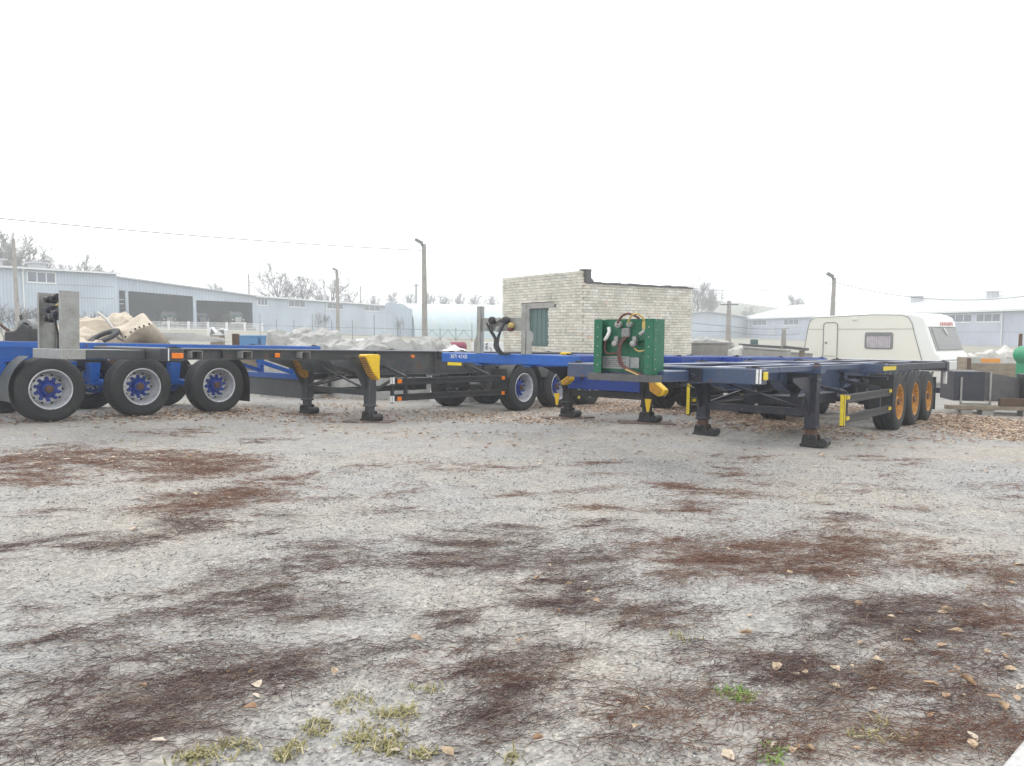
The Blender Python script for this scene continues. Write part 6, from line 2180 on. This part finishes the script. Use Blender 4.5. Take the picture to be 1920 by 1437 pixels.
c = mixc(t, 1, c, ramp(t, nz.outputs[0], [(.3, (.7, .66, .6)), (.65, (1.08, 1.06, 1.05))]), 'MULTIPLY')
t.links.new(c, b.inputs['Base Color'])
b.inputs['Roughness'].default_value = .7
for me_ in lm:
    me_.materials.append(mlf)
for k, (px, py, wpx) in enumerate(LEAF):
    p = onground(px, py)
    s_ = wpx / F * math.hypot(p.y, 1.4) * 1.15
    o = link('fallen_leaf', lm[k % 4], None, (p.x, p.y, p.z + .010), (random.uniform(-.25, .25), random.uniform(-.25, .25), random.uniform(0, 6.28)), (s_ * random.uniform(.75, 1.1), s_ * random.uniform(.6, 1.25), s_ * random.uniform(.5, 1.6)))
    tag(o, 'single dry tan leaf lying on the gravel in front', 'leaf', 'single leaves on the near gravel')


# grass
def grass(name, spots, m, label, hh):
    X, Y, H_ = [], [], []
    for (px, py, rx, ry, n) in spots:
        c, ex = onground(px, py), onground(px + rx, py)
        e0, e1 = onground(px, py - ry), onground(px, py + ry)
        ra, rb = (ex - c).length, (e0 - e1).length / 2
        n = int(n * .34)
        nt_ = max(3, n // 14)
        ta, tr = rng.uniform(0, 2 * np.pi, nt_), np.sqrt(rng.uniform(0, 1, nt_))
        w_ = rng.integers(0, nt_, n)
        X.append(c.x + ra * tr[w_] * np.cos(ta[w_]) + rng.normal(0, .018, n))
        Y.append(c.y + rb * tr[w_] * np.sin(ta[w_]) + rng.normal(0, .018, n))
        H_.append(rng.uniform(.35, 1, n) * hh)
    X, Y, H_ = np.concatenate(X), np.concatenate(Y), np.concatenate(H_)
    n = len(X)
    a = rng.uniform(0, 2 * np.pi, n)
    lean = rng.uniform(.5, 1.9, n)
    V_ = np.zeros((n, 5, 3))
    wd = .0022 + .0008 * rng.uniform(0, 1, n)
    z0 = lay(X, Y)
    for i, q in enumerate((0, .55, 1.0)):
        out = lean * H_ * q ** 1.6
        x, y = X + np.cos(a) * out, Y + np.sin(a) * out
        z = z0 + H_ * q * (1 - .35 * q * lean * .6)
        if i < 2:
            V_[:, 2 * i] = np.stack([x - np.sin(a) * wd, y + np.cos(a) * wd, z], 1)
            V_[:, 2 * i + 1] = np.stack([x + np.sin(a) * wd, y - np.cos(a) * wd, z], 1)
        else:
            V_[:, 4] = np.stack([x, y, z], 1)
    base = (np.arange(n) * 5)[:, None, None]
    fq = np.array([[0, 1, 3], [0, 3, 2], [2, 3, 4]])
    o = link(name, bigmesh(name, V_.reshape(-1, 3), (fq[None] + base).reshape(-1, 3), m))
    tag(o, label, 'grass', kind='stuff')


grass('yellowed_grass', [(710, 1378, 60, 26, 900), (745, 1335, 50, 14, 400), (665, 1320, 40, 12, 250), (600, 1365, 32, 12, 350), (550, 1412, 30, 14, 350), (365, 1422, 42, 14, 450), (430, 1408, 40, 14, 250),
                         (780, 1330, 30, 12, 150), (810, 1415, 30, 14, 200), (700, 1405, 50, 14, 300), (380, 803, 32, 4, 300), (185, 800, 60, 6, 250), (345, 850, 40, 6, 200), (395, 855, 40, 8, 250), (760, 1290, 60, 20, 150), (930, 1420, 60, 14, 150),
                         (1640, 1372, 60, 20, 250), (1300, 1195, 40, 10, 80), (570, 795, 100, 6, 300), (840, 747, 40, 6, 250), (240, 828, 60, 5, 150)], M_grass, 'yellowed grass tufts growing in the gravel', .032)
grass('fresh_grass', [(1380, 1306, 24, 12, 500), (1455, 1425, 20, 10, 160), (1440, 1405, 14, 6, 80)], M_lush, 'fresh green grass patch in the near gravel', .026)

# loose stones on the near gravel
n = 46000
d_ = 1.6 + 7.5 * rng.uniform(0, 1, n) ** 1.5
an = rng.uniform(-.66, .66, n)
X, Y = d_ * np.tan(an), d_
S = (.0028 + .006 * rng.uniform(0, 1, n) ** 3) * (.7 + d_ * .10)
oc = np.array([(1, 0, 0), (0, 1, 0), (-1, 0, 0), (0, -1, 0), (0, 0, .8), (0, 0, -.5)], float)
V_ = oc[None] * rng.uniform(.6, 1.35, (n, 6, 1)) * S[:, None, None]
ro = rng.uniform(0, 6.28, n)
cx_, sx_ = np.cos(ro)[:, None], np.sin(ro)[:, None]
V2 = np.stack([V_[:, :, 0] * cx_ - V_[:, :, 1] * sx_, V_[:, :, 0] * sx_ + V_[:, :, 1] * cx_, V_[:, :, 2]], 2)
V2[:, :, 0] += X[:, None]
V2[:, :, 1] += Y[:, None]
V2[:, :, 2] += (lay(X, Y) + S * .25)[:, None]
fq = np.array([[0, 1, 4], [1, 2, 4], [2, 3, 4], [3, 0, 4], [1, 0, 5], [2, 1, 5], [3, 2, 5], [0, 3, 5]])
o = link('loose_gravel', bigmesh('loose_gravel', V2.reshape(-1, 3), (fq[None] + (np.arange(n) * 6)[:, None, None]).reshape(-1, 3), M_stone))
tag(o, 'loose grey crushed stones scattered on the near yard', 'gravel', kind='stuff')

# concrete kerb corner at the lower right
p0, p1 = onground(1893, 1436), onground(1935, 1385)
dv = (p1 - p0)
dv.z = 0
dv.normalize()
nv = Vector((dv.y, -dv.x, 0))
kb = MB()
o0 = Vector((p0.x, p0.y, 0)) - dv * .6
vs = []
for zt in (-.1, .045):
    for (s_, q) in ((0, 0), (1.6, 0), (1.6, .5), (0, .5)):
        pt = o0 + dv * s_ + nv * q
        vs.append((pt.x, pt.y, g(pt.x, pt.y) + zt))
kb.add(vs, [(0, 1, 2, 3), (7, 6, 5, 4), (0, 4, 5, 1), (1, 5, 6, 2), (2, 6, 7, 3), (3, 7, 4, 0)])
tag(kb.build('concrete_slab', mat('pale_concrete', (.55, .55, .54), (.42, .42, .41), .5, 4, .8), bevel=.012), 'pale concrete slab corner at the bottom edge of the photo', 'slab')

# ------------------------------------------------------------------ the mist
HAZE_D = 0.0024
hzb = MB().bb(-520, 520, -160, 560, -9.0, 34)
mh = bpy.data.materials.new('mist')
mh.use_nodes = True
t = mh.node_tree
t.nodes.clear()
out = t.nodes.new('ShaderNodeOutputMaterial')
pv = t.nodes.new('ShaderNodeVolumePrincipled')
pv.inputs['Color'].default_value = (.93, .965, 1.0, 1)
pv.inputs['Density'].default_value = HAZE_D
pv.inputs['Anisotropy'].default_value = 0.2
t.links.new(pv.outputs[0], out.inputs['Volume'])
tag(hzb.build('haze', mh), 'thin white mist lying over the whole yard', kind='stuff')
